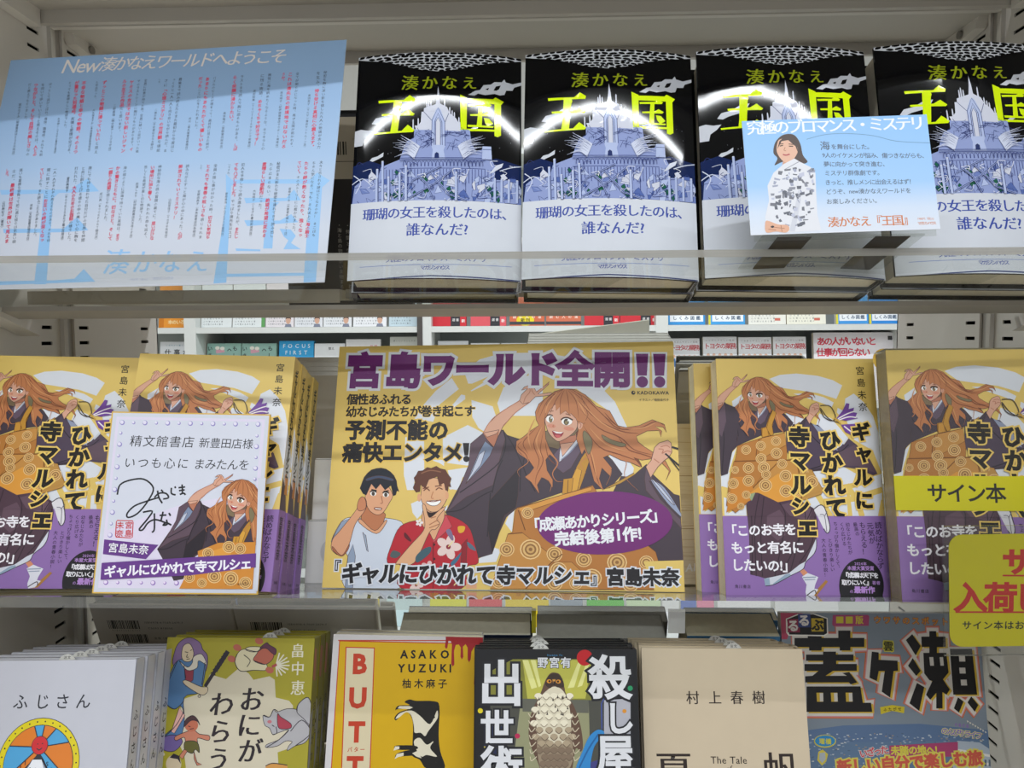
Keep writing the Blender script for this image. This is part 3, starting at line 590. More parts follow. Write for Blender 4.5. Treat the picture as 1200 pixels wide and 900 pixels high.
def cover_lower(a):
    a.fr(*CL); a.pre = None
    SK, SKD, SKL = '#4d3744', '#33242f', '#624a58'
    a.p(SK, [(270, 150), (300, 155), (420, 210), (545, 190), (650, 250), (675, 320), (680, 400), (655, 480), (600, 590), (560, 615), (490, 670), (400, 690), (340, 705), (290, 690), (240, 680), (232, 400), (215, 225)])
    a.p(SKL, [(350, 300), (430, 260), (460, 300), (470, 420), (420, 460), (350, 400)]); a.p(SKL, [(440, 230), (540, 200), (640, 260), (620, 330), (500, 300)])
    for q in ([(300, 160), (270, 350), (280, 690)], [(330, 180), (310, 400), (320, 690)], [(430, 215), (470, 330), (400, 690)], [(520, 200), (600, 330), (440, 680)], [(640, 250), (560, 450), (500, 660)], [(250, 300), (255, 520), (250, 680)], [(660, 300), (640, 470), (560, 600)]): a.l(SKD, q, .5)
    a.p('#c67f30', [(85, 280), (130, 50), (230, 50), (270, 150), (230, 160), (245, 200), (160, 240)]); a.p('#d8963c', [(230, 160), (420, 30), (600, 30), (600, 150), (545, 190), (420, 212), (290, 150)]); a.p('#b98a45', [(545, 30), (640, 20), (708, 135), (600, 170)]); a.p('#93a07a', [(225, 165), (275, 150), (250, 205)])
    for x, y, r in ((340, 105, 42), (470, 45, 40), (472, 140, 42), (230, 75, 38), (130, 92, 36), (215, 165, 28), (122, 190, 34), (640, 80, 40), (180, 240, 24), (560, 150, 26)): rosette(a, x, y, r)
    a.p('#cdd0dc', [(655, 470), (668, 440), (668, 500), (650, 545), (600, 595), (582, 640), (500, 685), (400, 740), (340, 750), (330, 705), (400, 690), (490, 668), (560, 612), (600, 590)]); a.p('#8fa3b8', [(330, 705), (365, 700), (370, 748), (338, 752)]); a.p('#8fa3b8', [(470, 675), (500, 670), (505, 688), (385, 746), (390, 735)]); a.l(SKD, [(668, 440), (668, 500), (650, 545), (600, 595), (582, 640), (500, 685), (400, 740), (340, 752)], .35)
    a.p('#dad7de', [(652, 256), (690, 230), (720, 248), (752, 350), (752, 395), (735, 408), (715, 380), (680, 310)], 1); a.l('#3b3440', [(652, 256), (690, 230), (720, 248), (752, 350), (752, 395), (735, 408), (715, 380)], .5); a.l('#6f6a78', [(690, 290), (720, 300), (735, 400)], .4); a.l('#6f6a78', [(720, 300), (735, 270)], .4)
    a.p('#d08a68', [(562, 655), (588, 640), (612, 662), (590, 690)]); a.p('#d9d9e4', [(575, 690), (612, 665), (680, 690), (660, 740), (650, 790), (610, 815), (598, 790), (605, 740)]); a.l('#8f9aae', [(580, 695), (665, 690)], .6); a.l('#8f9aae', [(590, 710), (660, 705)], .5); a.p('#a8763c', [(728, 708), (742, 718), (668, 812), (630, 820), (680, 760)]); a.p('#d9d9e4', [(600, 800), (660, 765), (680, 770), (650, 812), (610, 820)]); a.l('#3b3440', [(605, 810), (655, 775), (665, 800)], .5)
def title(a):
    a.fr(*CU); O = [('#e6c468', .075)]
    a.t('#17130f', '寺マル', (572, 470), (588, 945), 138, .05, vert=True, out=O); a.t('#17130f', 'ギャルに', (975, 445), (1005, 1040), 120, .05, vert=True, out=O); a.t('#17130f', 'ひかれて', (770, 500), (828, 1090), 138, .05, vert=True, out=O)
    a.t('#1c1712', '宮島未奈', (972, 82), (998, 395), 58, .01, vert=True)
    a.fr(*CL); a.t('#17130f', 'シ', (560, 170), (570, 300), 120, .05, vert=True, out=O)
def art_cover():
    a = Art(128, 188, GQ, clip=(0, 0, 128, 126.2)); a.mm = True; a.p(YEL, [(0, 0), (128, 0), (128, 188), (0, 188)])
    cover_scene(a); cover_lower(a); title(a); return a
def band_y(): return 188*.578
def art_band():
    y = 126.0; a = Art(128, 188, GQ, clip=(0, y, 128, 188)); a.mm = True; a.p('#8c6aa9', [(0, y), (128, y), (128, 188), (0, 188)])
    cover_lower(a); a.fr(*CL); W_ = '#ece9f0'
    a.t('#17130f', 'ェ', (555, 362), (665, 362), 145, .06, out=[('#e6c468', .06)])
    a.t(W_, '「このお寺を', (75, 398), (540, 385), 82, .03); a.t(W_, 'もっと有名に', (115, 508), (590, 500), 84, .03); a.t(W_, 'したいの!」', (118, 618), (530, 622), 84, .03)
    D_ = '#2a1a38'
    for s, x, y0, y1, z in (('読めばかならず', 1065, 335, 635, 44), ('元気が', 1012, 338, 475, 44), ('もらえる！', 965, 335, 545, 42), ('最高の', 918, 338, 425, 28), ('幼なじみたちが', 872, 338, 545, 28), ('くり広げる', 835, 338, 490, 28), ('ちょっぴり懐かしくて、', 795, 335, 645, 28), ('とびきり楽しい', 760, 440, 655, 28), ('大人の青春小説！', 718, 440, 690, 28)): a.t(D_, s, (x-6, y0), (x+14, y1), z, .012, vert=True)
    a.e(INK, 955, 745, 142, 178, n=40); P_ = '#b58ad0'
    a.t(P_, '2024年', (910, 602), (990, 602), 24, .01); a.t(P_, '本屋大賞受賞', (865, 630), (1035, 630), 30, .015); a.t(W_, '『成瀬は天下を', (838, 675), (1062, 675), 38, .03); a.t(W_, '取りにいく』', (832, 722), (1020, 722), 38, .03); a.t(P_, '著者', (1022, 722), (1075, 722), 26, .01); a.t(P_, 'の', (880, 780), (905, 778), 24, .01); a.t(P_, '最新作', (908, 768), (1040, 768), 46, .04)
    a.t('#1d1428', '角川書店', (138, 758), (245, 758), 25, .01); return a
def art_spine(T):                            # x across the spine, y down
    a = Art(T, 188); a.p(YEL, [(0, 0), (T, 0), (T, 188), (0, 188)])
    a.p(WHT, [(0, 62), (T, 82), (T, 112), (0, 104)]); a.p('#4b3d50', [(0, 101), (T*.6, 108), (T, 126), (0, 126)]); a.p('#c67f30', [(T*.5, 100), (T*.8, 99), (T*.9, 113), (T*.45, 113)]); a.p('#d9a386', [(T*.3, 98), (T*.5, 96), (T*.55, 104), (T*.35, 105)])
    a.p('#8c6aa9', [(0, 126), (T, 126), (T, 188), (0, 188)])
    a.t('#17130f', 'ギャルにひかれて寺マルシェ', (T*.5, 10), (T*.5, 100), T*.5, .04, vert=True)
    return a
def art_band_spine(T):
    a = Art(T, 188, clip=(0, 126, T, 188)); a.t('#241a2c', '宮島未奈', (T*.36, 131), (T*.36, 164), T*.5, .02, vert=True); a.t(W2, '「このお寺をもっと有名にしたいの!」', (T*.8, 129), (T*.8, 174), 2.6, .01, vert=True); a.t('#241a2c', '角川書店', (T*.25, 181), (T*.75, 181), 2.4, .01)
    return a
W2 = '#d8cfe2'
# ---- the black castle jacket
OQ = [(420.5, 68), (611, 69), (611, 331), (407, 329)]
KF, JF = (400, 50, 4.7364), (400, 210, 5.2955)
def art_castle():
    a = Art(134, 194, OQ, clip=(0, 0, 134, 130.6)); a.mm = True; a.p('#08080a', [(-8, 0), (142, 0), (142, 194), (-8, 194)])
    R = random.Random(7); a.mm = True
    # cell pattern hanging from the top edge
    a.p('#c9ccd3', [(x, y*.62) for x, y in [(0, 0), (134, 0), (134, 4), (126, 7), (112, 11), (100, 16), (86, 23), (76, 26), (66, 28), (54, 26), (44, 22), (34, 17), (22, 11), (8, 7), (0, 4)]])
    y = .9; row = 0
    while y < 17:
        hh = 2.6-.05*y; half = 68*(1-(y/18))**.72+2; x = 67-half+R.uniform(0, 3)
        while x < 67+half:
            w = R.uniform(4.8, 8.8)*(1-.02*y); a.e('#0b0b0d', x+w/2, y+R.uniform(-.4, .4), w*.46, hh*.45, R.uniform(-10, 10), 10); x += w
        y += hh; row += 1
    a.fr(*KF); a.pre = lambda x, y: (x, y+6.5*max(0, 1-((x-514)/98)**2)*max(0, (300-y)/235))
    G = '#9aa61e'
    for ch, cx, z in (('湊', 387, 90), ('か', 495, 84), ('な', 603, 84), ('え', 712, 78)): a.t(G, ch, (cx-z/2, 228), (cx+z/2, 228), z, .0, serif=.022)
    CLD = '#c3c6cf'
    a.p(CLD, [(705, 296), (745, 272), (770, 268), (790, 240), (830, 236), (850, 222), (890, 222), (905, 206), (912, 222), (950, 232), (1000, 220), (1002, 236), (960, 250), (950, 268), (915, 268), (905, 292), (880, 296), (850, 288), (800, 296), (760, 288), (740, 300)]); a.p('#0b0b0d', [(845, 268), (858, 246), (885, 240), (875, 262), (860, 270)]); a.p('#0b0b0d', [(800, 262), (820, 255), (815, 268)])
    a.p(CLD, [(172, 455), (195, 425), (250, 412), (300, 380), (345, 375), (330, 400), (290, 428), (230, 445), (200, 460)]); a.p(CLD, [(70, 495), (110, 485), (150, 492), (190, 488), (165, 515), (130, 540), (120, 575), (70, 580)]); a.p(CLD, [(145, 676), (175, 645), (205, 638), (240, 616), (236, 640), (205, 655), (175, 668)]); a.p(CLD, [(715, 490), (735, 474), (768, 474), (740, 492)])
    for _ in range(40): a.e('#8c8f99', R.uniform(200, 960), R.uniform(440, 660), R.uniform(1, 2.5), n=6)
    YG = '#cfe80c'
    for q in ([(210, 326), (352, 324), (384, 297), (416, 318), (412, 334), (212, 341)], [(228, 402), (344, 398), (380, 377), (412, 404), (404, 413), (230, 413)], [(296, 330), (336, 330), (342, 346), (336, 360), (318, 505), (276, 505), (284, 460)], [(184, 508), (340, 498), (374, 464), (412, 494), (402, 506), (186, 517)]): a.p(YG, q)
    for q in ([(662, 294), (700, 312), (696, 505), (664, 502)], [(692, 316), (842, 318), (856, 308), (902, 332), (886, 350), (886, 520), (868, 530), (850, 524), (850, 346), (692, 342)], [(694, 487), (856, 489), (856, 500), (694, 500)], [(704, 352), (786, 350), (812, 338), (834, 352), (826, 361), (706, 363)], [(716, 405), (786, 402), (808, 390), (836, 405), (828, 414), (718, 414)], [(764, 358), (786, 358), (780, 472), (752, 472)], [(792, 424), (820, 428), (844, 456), (814, 472), (798, 452)], [(702, 464), (846, 470), (842, 479), (704, 476)]): a.p(YG, q)
    # castle
    CA, CB, CW, LN, NAVY = '#8e9bc9', '#aebadd', '#c9ccdb', '#2d3870', '#16244f'
    a.p(NAVY, [(60, 690), (160, 660), (260, 700), (330, 680), (760, 680), (860, 650), (1012, 690), (1020, 900), (40, 900)])
    a.p(CA, [(410, 490), (715, 495), (722, 560), (745, 610), (780, 605), (785, 588), (832, 588), (836, 660), (855, 700), (850, 770), (985, 770), (988, 900), (60, 900), (75, 800), (130, 760), (205, 770), (225, 700), (330, 660), (350, 600), (372, 556), (408, 540)])
    a.p(CW, [(541, 248), (549, 300), (552, 345), (562, 352), (590, 366), (604, 400), (640, 430), (650, 450), (662, 450), (664, 502), (420, 494), (412, 470), (430, 470), (446, 450), (450, 392), (462, 392), (464, 372), (528, 350), (536, 300)])
    for x, y0, y1 in ((404, 440, 490), (432, 434, 470), (480, 330, 375), (490, 318, 370), (502, 330, 366), (577, 315, 370), (605, 372, 420), (618, 390, 430), (630, 400, 440), (655, 428, 460)): a.p(CW, [(x-3, y0), (x, y0-8), (x+3, y0), (x+4, y1), (x-4, y1)])
    a.p(CB, [(505, 585), (505, 440), (530, 380), (541, 368), (555, 380), (580, 450), (580, 585), (560, 640), (520, 640)]); a.p(CW, [(528, 580), (528, 450), (541, 425), (554, 450), (554, 580)])
    for q in ([(505, 585), (508, 440), (541, 370), (578, 450), (580, 585)], [(520, 580), (522, 450), (541, 400), (562, 452), (564, 580)], [(528, 580), (528, 450), (541, 425), (554, 450), (554, 580)], [(462, 392), (505, 440)], [(600, 400), (580, 450)]): a.l(LN, q, .28, sm=0)
    a.p(CB, [(505, 660), (512, 610), (541, 590), (572, 612), (580, 660)]); a.p('#2b3766', [(521, 655), (523, 628), (534, 620), (545, 628), (547, 655)])
    a.ol = (LN, .3)
    for _ in range(70):                      # crystal facets of the upper wings
        x, y = R.uniform(420, 715), R.uniform(480, 580)
        if 500 < x < 585: continue
        a.l(LN, [(x, y), (x+R.uniform(-30, 30), y+R.uniform(-8, 26)), (x+R.uniform(-40, 40), y+R.uniform(5, 40))], .22, sm=0)
    for k in range(16):                      # plumes at either side
        t = k/15
        for sgn, cx in ((-1, 400), (1, 690)):
            x0, y0 = cx+sgn*t*30, 560+t*70; x1, y1 = cx+sgn*(60+50*R.random()), 540+t*90+R.uniform(-25, 20)
            a.l('#c9cfe4', [(x0-sgn*40, y0+30), (x0, y0), (x1, y1)], .95, taper=2); a.l(LN, [(x0-sgn*40, y0+34), (x0, y0+4), (x1, y1+4)], .2, taper=2)
    for y in (655, 668, 712): a.l(LN, [(330, y), (541, y+R.uniform(-3, 3)), (800, y)], .32, sm=0)
    for k in range(22):
        x = 350+k*20; a.l(LN, [(x, 700), (x+1, 680), (x+8, 670), (x+16, 680), (x+17, 700)], .25)
    for k in range(34):
        x = 255+k*17.5; a.l(LN, [(x, 715), (x, 760+R.uniform(0, 110))], .3, sm=0)
    for k in range(60):
        x, y = R.uniform(100, 980), R.uniform(740, 890); a.p(R.choice([CB, CW, CA, '#6f80b8', '#5468a6', '#c3c9e0']), [(x, y), (x+R.uniform(10, 45), y+R.uniform(-25, 10)), (x+R.uniform(20, 60), y+R.uniform(10, 40)), (x+R.uniform(-20, 15), y+R.uniform(15, 45))])
    for k in range(22):
        x, y = R.choice([R.uniform(240, 360), R.uniform(540, 680), R.uniform(400, 470), R.uniform(800, 870), R.uniform(280, 330)]), R.uniform(720, 880); a.p('#245c48', [(x, y), (x+R.uniform(8, 22), y-14), (x+R.uniform(18, 40), y+6), (x+12, y+22)])
    for q in ([(340, 890), (400, 780), (560, 700)], [(380, 880), (520, 800), (620, 720)], [(500, 740), (600, 860), (700, 895)], [(440, 760), (480, 800), (520, 890)]): a.l('#93a0cc', q, 1.5, sm=0); a.l(LN, q, .3, sm=0)
    a.ol = None
    for k in range(70):
        x, y = R.uniform(70, 990), R.uniform(690, 890); L = R.uniform(20, 60); t = R.uniform(0, 6.3); a.l(R.choice([LN, LN, '#c9cfe4', '#dfe2ee']), [(x, y), (x+L*math.cos(t), y+L*.6*math.sin(t)), (x+L*math.cos(t+.8), y+L*.8*math.sin(t+.8))], .28)
    for x, y0 in ((234, 668), (268, 760), (330, 740), (204, 712), (200, 760), (640, 738), (852, 765), (890, 765), (930, 768), (976, 770), (365, 700)): a.p(CB, [(x-6, y0), (x+6, y0), (x+7, 895), (x-7, 895)]); a.l(LN, [(x+7, y0), (x+7, 895)], .25, sm=0); a.e(CW, x, y0, 6, 3)
    a.p('#cfd3e2', [(860, 690), (900, 676), (890, 700), (850, 725), (820, 740)]); a.p(CB, [(785, 588), (832, 588), (836, 660), (782, 660)]); a.l(LN, [(785, 606), (832, 606)], .3, sm=0)
    for q in ([(70, 740), (110, 780), (80, 840)], [(60, 790), (120, 760), (170, 800)], [(880, 720), (940, 700), (1000, 690)]): a.l('#c9cfe4', q, .5)
    return a
def art_castle_band():
    y = 130.3; a = Art(134, 194, OQ, clip=(0, y, 134, 194)); a.mm = True; a.p('#c9cdd7', [(-8, y), (142, y), (142, 194), (-8, 194)])
    BL = '#3a4d9e'; a.fr(*JF)
    a.t(BL, '珊瑚の女王を殺したのは、', (138, 232), (1075, 232), 78, .0, serif=.022); a.t(BL, '誰なんだ?', (408, 338), (790, 338), 84, .0, serif=.022)
    a.t(BL, '究極のブロマンス・ミステリ', (283, 512), (905, 512), 48, .0, serif=.015); a.l('#7d8fc4', [(118, 553), (1058, 553)], .35, sm=0); a.t(BL, 'マガジンハウス', (500, 572), (675, 572), 30, .02, sx=1.05)
    a.p('#2f3f70', [(60, 636), (560, 618), (1110, 634), (1110, 642), (560, 626), (60, 642)]); return a
# ---- the blue notice
P3, P2, P1, L1, L2, L3 = (245, 70, 7.828), (120, 75, 8.18), (10, 75, 8.18), (0, 180, 8.18), (115, 180, 8.18), (245, 175, 7.828)
NOTICE = [(P3, 1020, 80, 990, 790, '秘密を胸に深い影を宿した九人の物語が求心力'), (P3, 958, 85, 930, 790, 'を生み、*待ち受ける真相に心震えます。'), (P3, 885, 290, 860, 790, '黒田恵子（マルサン書店サントムーン店）'), (P3, 770, 95, 738, 790, '全てが明らかになった時、再び王国が拓かれる。'), (P3, 705, 95, 668, 790, '*これは湊先生の新境地ではないだろ'), (P3, 645, 100, 640, 190, '*うか。'), (P3, 632, 265, 605, 795, '高見晴子（紀伊國屋書店ララポート湘南店）'), (P3, 520, 105, 478, 800, '無性に海を眺めたくなるような、キラキラと心'), (P3, 455, 110, 415, 760, 'に残る物語。*めちゃくちゃ好きです！'), (P3, 387, 250, 348, 800, '渡部知華（ＴＳＵＴＡＹＡサンシマ栄番店）'), (P3, 272, 120, 225, 805, 'ラストまで読んで胸に迫るものがある。*しば'), (P3, 210, 125, 180, 555, '*らく余韻に浸かりたい。'), (P3, 122, 450, 95, 805, '高本隆式（宮脇書店総本店）'),
 (P2, 1050, 100, 985, 815, 'パズルのピースが埋まって、最終的に見えた絵が、'), (P2, 985, 105, 920, 810, '*あまりにもあたたかくて優しいもの'), (P2, 920, 105, 880, 610, '*だった*ことに心をうたれました。'), (P2, 825, 480, 790, 810, '井元（喜久屋書店豊橋店）'), (P2, 732, 110, 655, 815, '最後まで読み終えたらまた最初から今度はじ'), (P2, 672, 115, 590, 815, 'っくりと一人一人と向き合いながら読んだ、ま'), (P2, 600, 120, 525, 815, 'さに*「心理ミステリ」の世界観*を堪能'), (P2, 535, 120, 535, 185, 'した。'), (P2, 505, 400, 460, 810, '二條多恵（平安書店みなみ野店）'), (P2, 410, 125, 325, 820, '全員に好意が持てた為、全員に疑いの目がいった後'), (P2, 345, 130, 270, 800, 'でのラストシーンに胸打つものがあります。*イ'), (P2, 282, 135, 190, 820, '*ヤミスの女王ではない新しいジャン'), (P2, 215, 130, 155, 635, '*ルの女王の作品*だと思います。'), (P2, 120, 360, 65, 820, '二柳喜瑞（明文堂アートプラザ店）'),
 (P1, 930, 140, 835, 830, '*ずっとこの物語に浸っていたい*と思え'), (P1, 860, 145, 835, 325, 'た作品だった。'), (P1, 825, 405, 770, 820, '大久保あすか（未来屋書店新浦安店）'), (P1, 740, 145, 645, 830, '*不幸な物語と幸せの物語、その２つ'), (P1, 675, 145, 580, 845, '*が重なった到達点。*友情と愛情が交ざる、'), (P1, 610, 150, 550, 600, 'とっても素晴らしい物語でした。'), (P1, 500, 485, 450, 840, '久本伸一（マルサン書店三島店）'), (P1, 430, 160, 320, 850, 'はっとして涙がこぼれ、痛快、臨場感、それでも前'), (P1, 362, 165, 262, 850, 'を向いて歩いていこうと思えるのは、*人との'), (P1, 300, 165, 195, 850, '*つながりと、そして自然の美しさ*なの'), (P1, 240, 165, 185, 525, 'だと教えてもらいました。'), (P1, 145, 350, 60, 855, '堀本なるみ（明屋書店ＭＥＧＡ大内店）'),
 (L3, 1020, 75, 980, 800, '次々と示される謎はどうなるのか！　そこはも'), (L3, 955, 80, 915, 805, 'ちろん気になる。でも、それ以上に*海の騎士'), (L3, 885, 80, 850, 805, '*たちの絆が熱くなったり、強くなっ'), (L3, 820, 80, 790, 760, '*ていく。*そのストーリーに心惹かれました。'), (L3, 740, 325, 715, 805, '若泉ゆうき（文教堂札幌ルーシー店）'), (L3, 628, 85, 585, 805, '秘密がまた新たな秘密を連れてきて読み出し'), (L3, 560, 90, 515, 805, 'たら止まらない。*絶望が希望に変わる'), (L3, 498, 90, 465, 550, '*素晴らしい感動作*だった。'), (L3, 412, 345, 385, 805, '大谷純子（くまざわ書店新潟西店）'), (L3, 302, 95, 250, 810, '犯人を予想しつつ読み進めましたが、*またし'), (L3, 240, 95, 190, 810, '*てもハズしました。*やっぱり湊先生はスゴ'), (L3, 175, 100, 165, 225, 'いですね。'), (L3, 155, 370, 120, 805, '菅原幸治（エムズエクスポ盛岡店）'),
 (L2, 1115, 65, 1050, 810, '全員の隠し事が分かった時、*切ない気持ち'), (L2, 1045, 70, 975, 810, '*とそれでも青春の眩しさも*感じられま'), (L2, 980, 70, 970, 140, 'した。'), (L2, 960, 320, 910, 810, '安藤由美子（未来屋書店四条畷店）'), (L2, 848, 70, 775, 810, '読みながらずっと海が心の中にあった、*心が'), (L2, 782, 70, 730, 615, '*解放されていくミステリ！'), (L2, 682, 400, 640, 815, '山田里佳子（うさぎや矢板店）'), (L2, 585, 75, 505, 815, '神秘的な海の底の冒険の果てに、*思いがけな'), (L2, 515, 80, 440, 815, '*い場所に辿り着く。*失われた命を巡る、'), (L2, 450, 80, 390, 660, '悲しくも希望が差し込む物語でした。'), (L2, 368, 245, 300, 815, '西澤しおり（紀伊國屋書店天王寺ミオ店）'), (L2, 255, 85, 170, 820, '海の城のように深海で待っていた真相は、*まさ'), (L2, 188, 85, 100, 820, '*かの驚きとともに、切なさと、そして'), (L2, 122, 90, 55, 645, '*一握りの希望*が感じられました。'),
 (L1, 965, 340, 905, 825, '成川真（ＢＯＯＫＰＯＲＴ鶴見店）'), (L1, 865, 85, 780, 830, '誰にでも持ち合わせた自分だけの世界を仲間'), (L1, 800, 90, 710, 830, 'と共に創り上げる彼らの中の美しい心に胸を'), (L1, 735, 90, 645, 840, '打たれた。*大人のためのお伽話*の様でした。'), (L1, 655, 190, 580, 830, '望月美保子（ＢＯＯＫＳえみたす富士吉原店）'), (L1, 535, 100, 450, 830, '一人一人がそれぞれ抱えるものがあり、それを仲'), (L1, 475, 100, 385, 830, '間に話すことに*お互いの絆が深くなっ'), (L1, 412, 105, 320, 790, '*ていく*のも、また読みごたえがありました。'), (L1, 300, 450, 250, 835, '渋谷（文苑堂書店福田本店）'), (L1, 215, 105, 120, 840, '迷いも葛藤も背負って前に進む彼らは気高い騎'), (L1, 150, 110, 50, 840, '士だ。*最終章は世界が輝いて見えま'), (L1, 88, 110, 75, 200, '*した。'), (L1, 40, 420, 10, 700, '山田麻紀子（書泉）')]
def art_notice():
    a = Art(297, 210, [(19, 70), (398, 45.5), (386, 334), (-51, 340)]); LB = '#8fbbe6'
    S = 4.5; a.fr(0, 180, S)                 # pale blue title characters printed behind the text
    for q in ([(5, 172), (370, 172), (400, 150), (460, 112), (520, 182), (380, 188), (10, 198)], [(12, 382), (330, 382), (400, 320), (460, 392), (330, 402), (15, 405)], [(230, 186), (310, 190), (280, 215), (230, 690), (165, 690), (200, 440)], [(-120, 672), (280, 668), (380, 660), (432, 606), (492, 678), (280, 684), (-120, 695)]): a.p(LB, q)
    a.fr(200, 180, S)
    for q in ([(285, 90), (320, 125), (345, 140), (315, 155), (300, 690), (230, 695), (255, 500), (290, 250)], [(320, 122), (735, 120), (770, 85), (840, 128), (800, 165), (790, 690), (722, 694), (735, 145), (320, 142)], [(385, 220), (610, 222), (650, 175), (690, 235), (540, 240), (395, 250)], [(388, 342), (580, 345), (640, 310), (680, 355), (560, 364), (405, 375)], [(510, 240), (575, 245), (550, 270), (545, 500), (495, 500)], [(580, 390), (640, 395), (670, 430), (645, 470), (700, 505), (605, 505), (630, 455), (605, 435)], [(300, 640), (725, 638), (725, 655), (300, 658)], [(345, 498), (480, 505), (480, 515), (350, 512)]): a.p(LB, q)
    a.fr(0, 180, S)
    for ch, x, z in (('湊', 610, 150), ('か', 760, 140), ('な', 895, 140), ('え', 1040, 135)): a.t(LB, ch, (x-z/2, 570), (x+z/2, 566), z, .0, serif=.014)
    a.t('#8f9cc0', 'マガジンハウス', (800, 664), (912, 662), 18, .01); a.t('#8f9cc0', '1980円（税込）', (675, 668), (785, 666), 14, 0)
    a.fr(60, 45, 3.529)
    a.t('#dcd3cc', 'New', (62, 112), (205, 106), 74, .005, shear=.2); a.t('#dcd3cc', '湊かなえワールドへようこそ', (212, 103), (952, 66), 60, .0, shear=.18, serif=.012)
    RD, BK = '#c6405c', '#333a48'
    for f, x0, y0, x1, y1, s in NOTICE:
        a.fr(*f); n = sum(c != '*' for c in s); k = 0; red = False
        for seg in s.split('*'):
            if seg or k == 0:
                if seg:
                    A_, B_ = k/n, (k+len(seg))/n
                    a.t(RD if red else BK, seg, (x0+(x1-x0)*A_, y0+(y1-y0)*A_), (x0+(x1-x0)*B_, y0+(y1-y0)*B_), min(38, math.hypot(x1-x0, y1-y0)/n*1.02)*(1.08 if red else .92), .03 if red else .004, vert=True, res=1)
                    k += len(seg)
            red = not red
    return a
# ---- the photo card
def art_card():
    a = Art(134, 88, [(868, 146.7), (1085, 133), (1101.7, 273.8), (880.8, 275)]); a.fr(860, 120, 4.8)
    WH, TX, OR = '#e9ebf2', '#56606f', '#c8763f'
    a.t(WH, '究極のブロマンス・ミステリ', (70, 165), (1062, 112), 84, .0, serif=.022); a.l('#6f93b8', [(385, 222), (480, 195), (600, 185), (760, 195), (900, 225), (1100, 232)], .35)
    for s, x, y, x1, sz in (('海', 458, 258, 515, 54), ('を舞台にした。', 520, 262, 760, 32), ('9人のイケメンが悩み、傷つきながらも、', 472, 311, 1085, 32), ('夢に向かって突き進む、', 480, 361, 850, 32), ('ミステリ群像劇です。', 486, 411, 820, 32), ('きっと、推しメンに出会えるはず！', 490, 463, 1005, 32), ('どうぞ、new湊かなえワールドを', 494, 515, 985, 32), ('お楽しみください。', 498, 570, 805, 32)): a.t(TX, s, (x, y), (x1, y-3), sz, .008)
    a.t(OR, '湊かなえ『王国』', (510, 684), (1000, 680), 62, .0, serif=.016); a.t(OR, '1980円（税込）', (1020, 676), (1132, 676), 16, .0); a.t(OR, 'マガジンハウス', (1026, 702), (1132, 702), 20, .02)
    # person in a patterned shirt
    a.p('#4f423f', [(248, 205), (290, 193), (325, 205), (352, 250), (366, 310), (392, 350), (340, 362), (300, 350), (255, 350), (215, 368), (230, 330), (208, 300), (215, 245)], 1)
    a.p('#c99a84', [(262, 330), (320, 330), (325, 370), (290, 400), (255, 370)]); a.p('#dcb09a', [(240, 225), (290, 222), (328, 250), (338, 290), (318, 330), (280, 352), (250, 335), (226, 295), (226, 255)], 1)
    a.p('#4f423f', [(238, 235), (270, 205), (310, 215), (335, 262), (340, 300), (325, 262), (285, 228), (250, 235), (228, 280)])
    a.l('#3d302c', [(240, 262), (258, 258)], .5); a.l('#3d302c', [(290, 262), (312, 262)], .5); a.l('#4f3d36', [(238, 252), (260, 248)], .4); a.l('#4f3d36', [(288, 250), (314, 252)], .4); a.l('#b37c68', [(270, 268), (264, 285), (275, 288)], .35); a.l('#b0525a', [(258, 308), (275, 312), (295, 306)], .7)
    a.p('#d9dae2', [(262, 362), (320, 330), (345, 345), (410, 378), (436, 410), (442, 520), (450, 640), (472, 728), (290, 735), (240, 700), (180, 690), (172, 650), (190, 560), (180, 480), (210, 410)])
    a.p('#c9cbd6', [(330, 420), (345, 500), (320, 640), (300, 730), (330, 730), (360, 560)])
    R = random.Random(3)
    for _ in range(110):
        x, y = R.uniform(190, 430), R.uniform(385, 715)
        if x < 205+abs(y-520)*.1: continue
        w, h = R.uniform(8, 38), R.uniform(6, 20); t = R.uniform(-.5, .3) if R.random() < .6 else R.uniform(1, 1.6); c, s_ = math.cos(t), math.sin(t)
        a.p(R.choice(['#5f626e', '#6f717c', '#888b98', '#9ba0b6', '#b9bcd0']), [(x+u*c-v*s_, y+u*s_+v*c) for u, v in ((-w/2, -h/2), (w/2, -h/2+R.uniform(-4, 4)), (w/2-3, h/2), (-w/2+2, h/2))])
    a.p('#d9dae2', [(262, 362), (320, 330), (345, 345), (300, 372), (268, 392), (262, 380)]); a.l('#8a8d9a', [(268, 392), (345, 348)], .3)
    a.p('#d8a78e', [(172, 690), (182, 668), (240, 690), (290, 695), (300, 720), (280, 735), (230, 728), (180, 732)], 1); a.l('#a9745c', [(200, 700), (240, 708), (275, 712)], .3); a.l('#a9745c', [(190, 715), (230, 720)], .3); a.e('#33323a', 211, 702, 9, 6); a.l('#a9745c', [(255, 695), (262, 730)], .3)
    return a
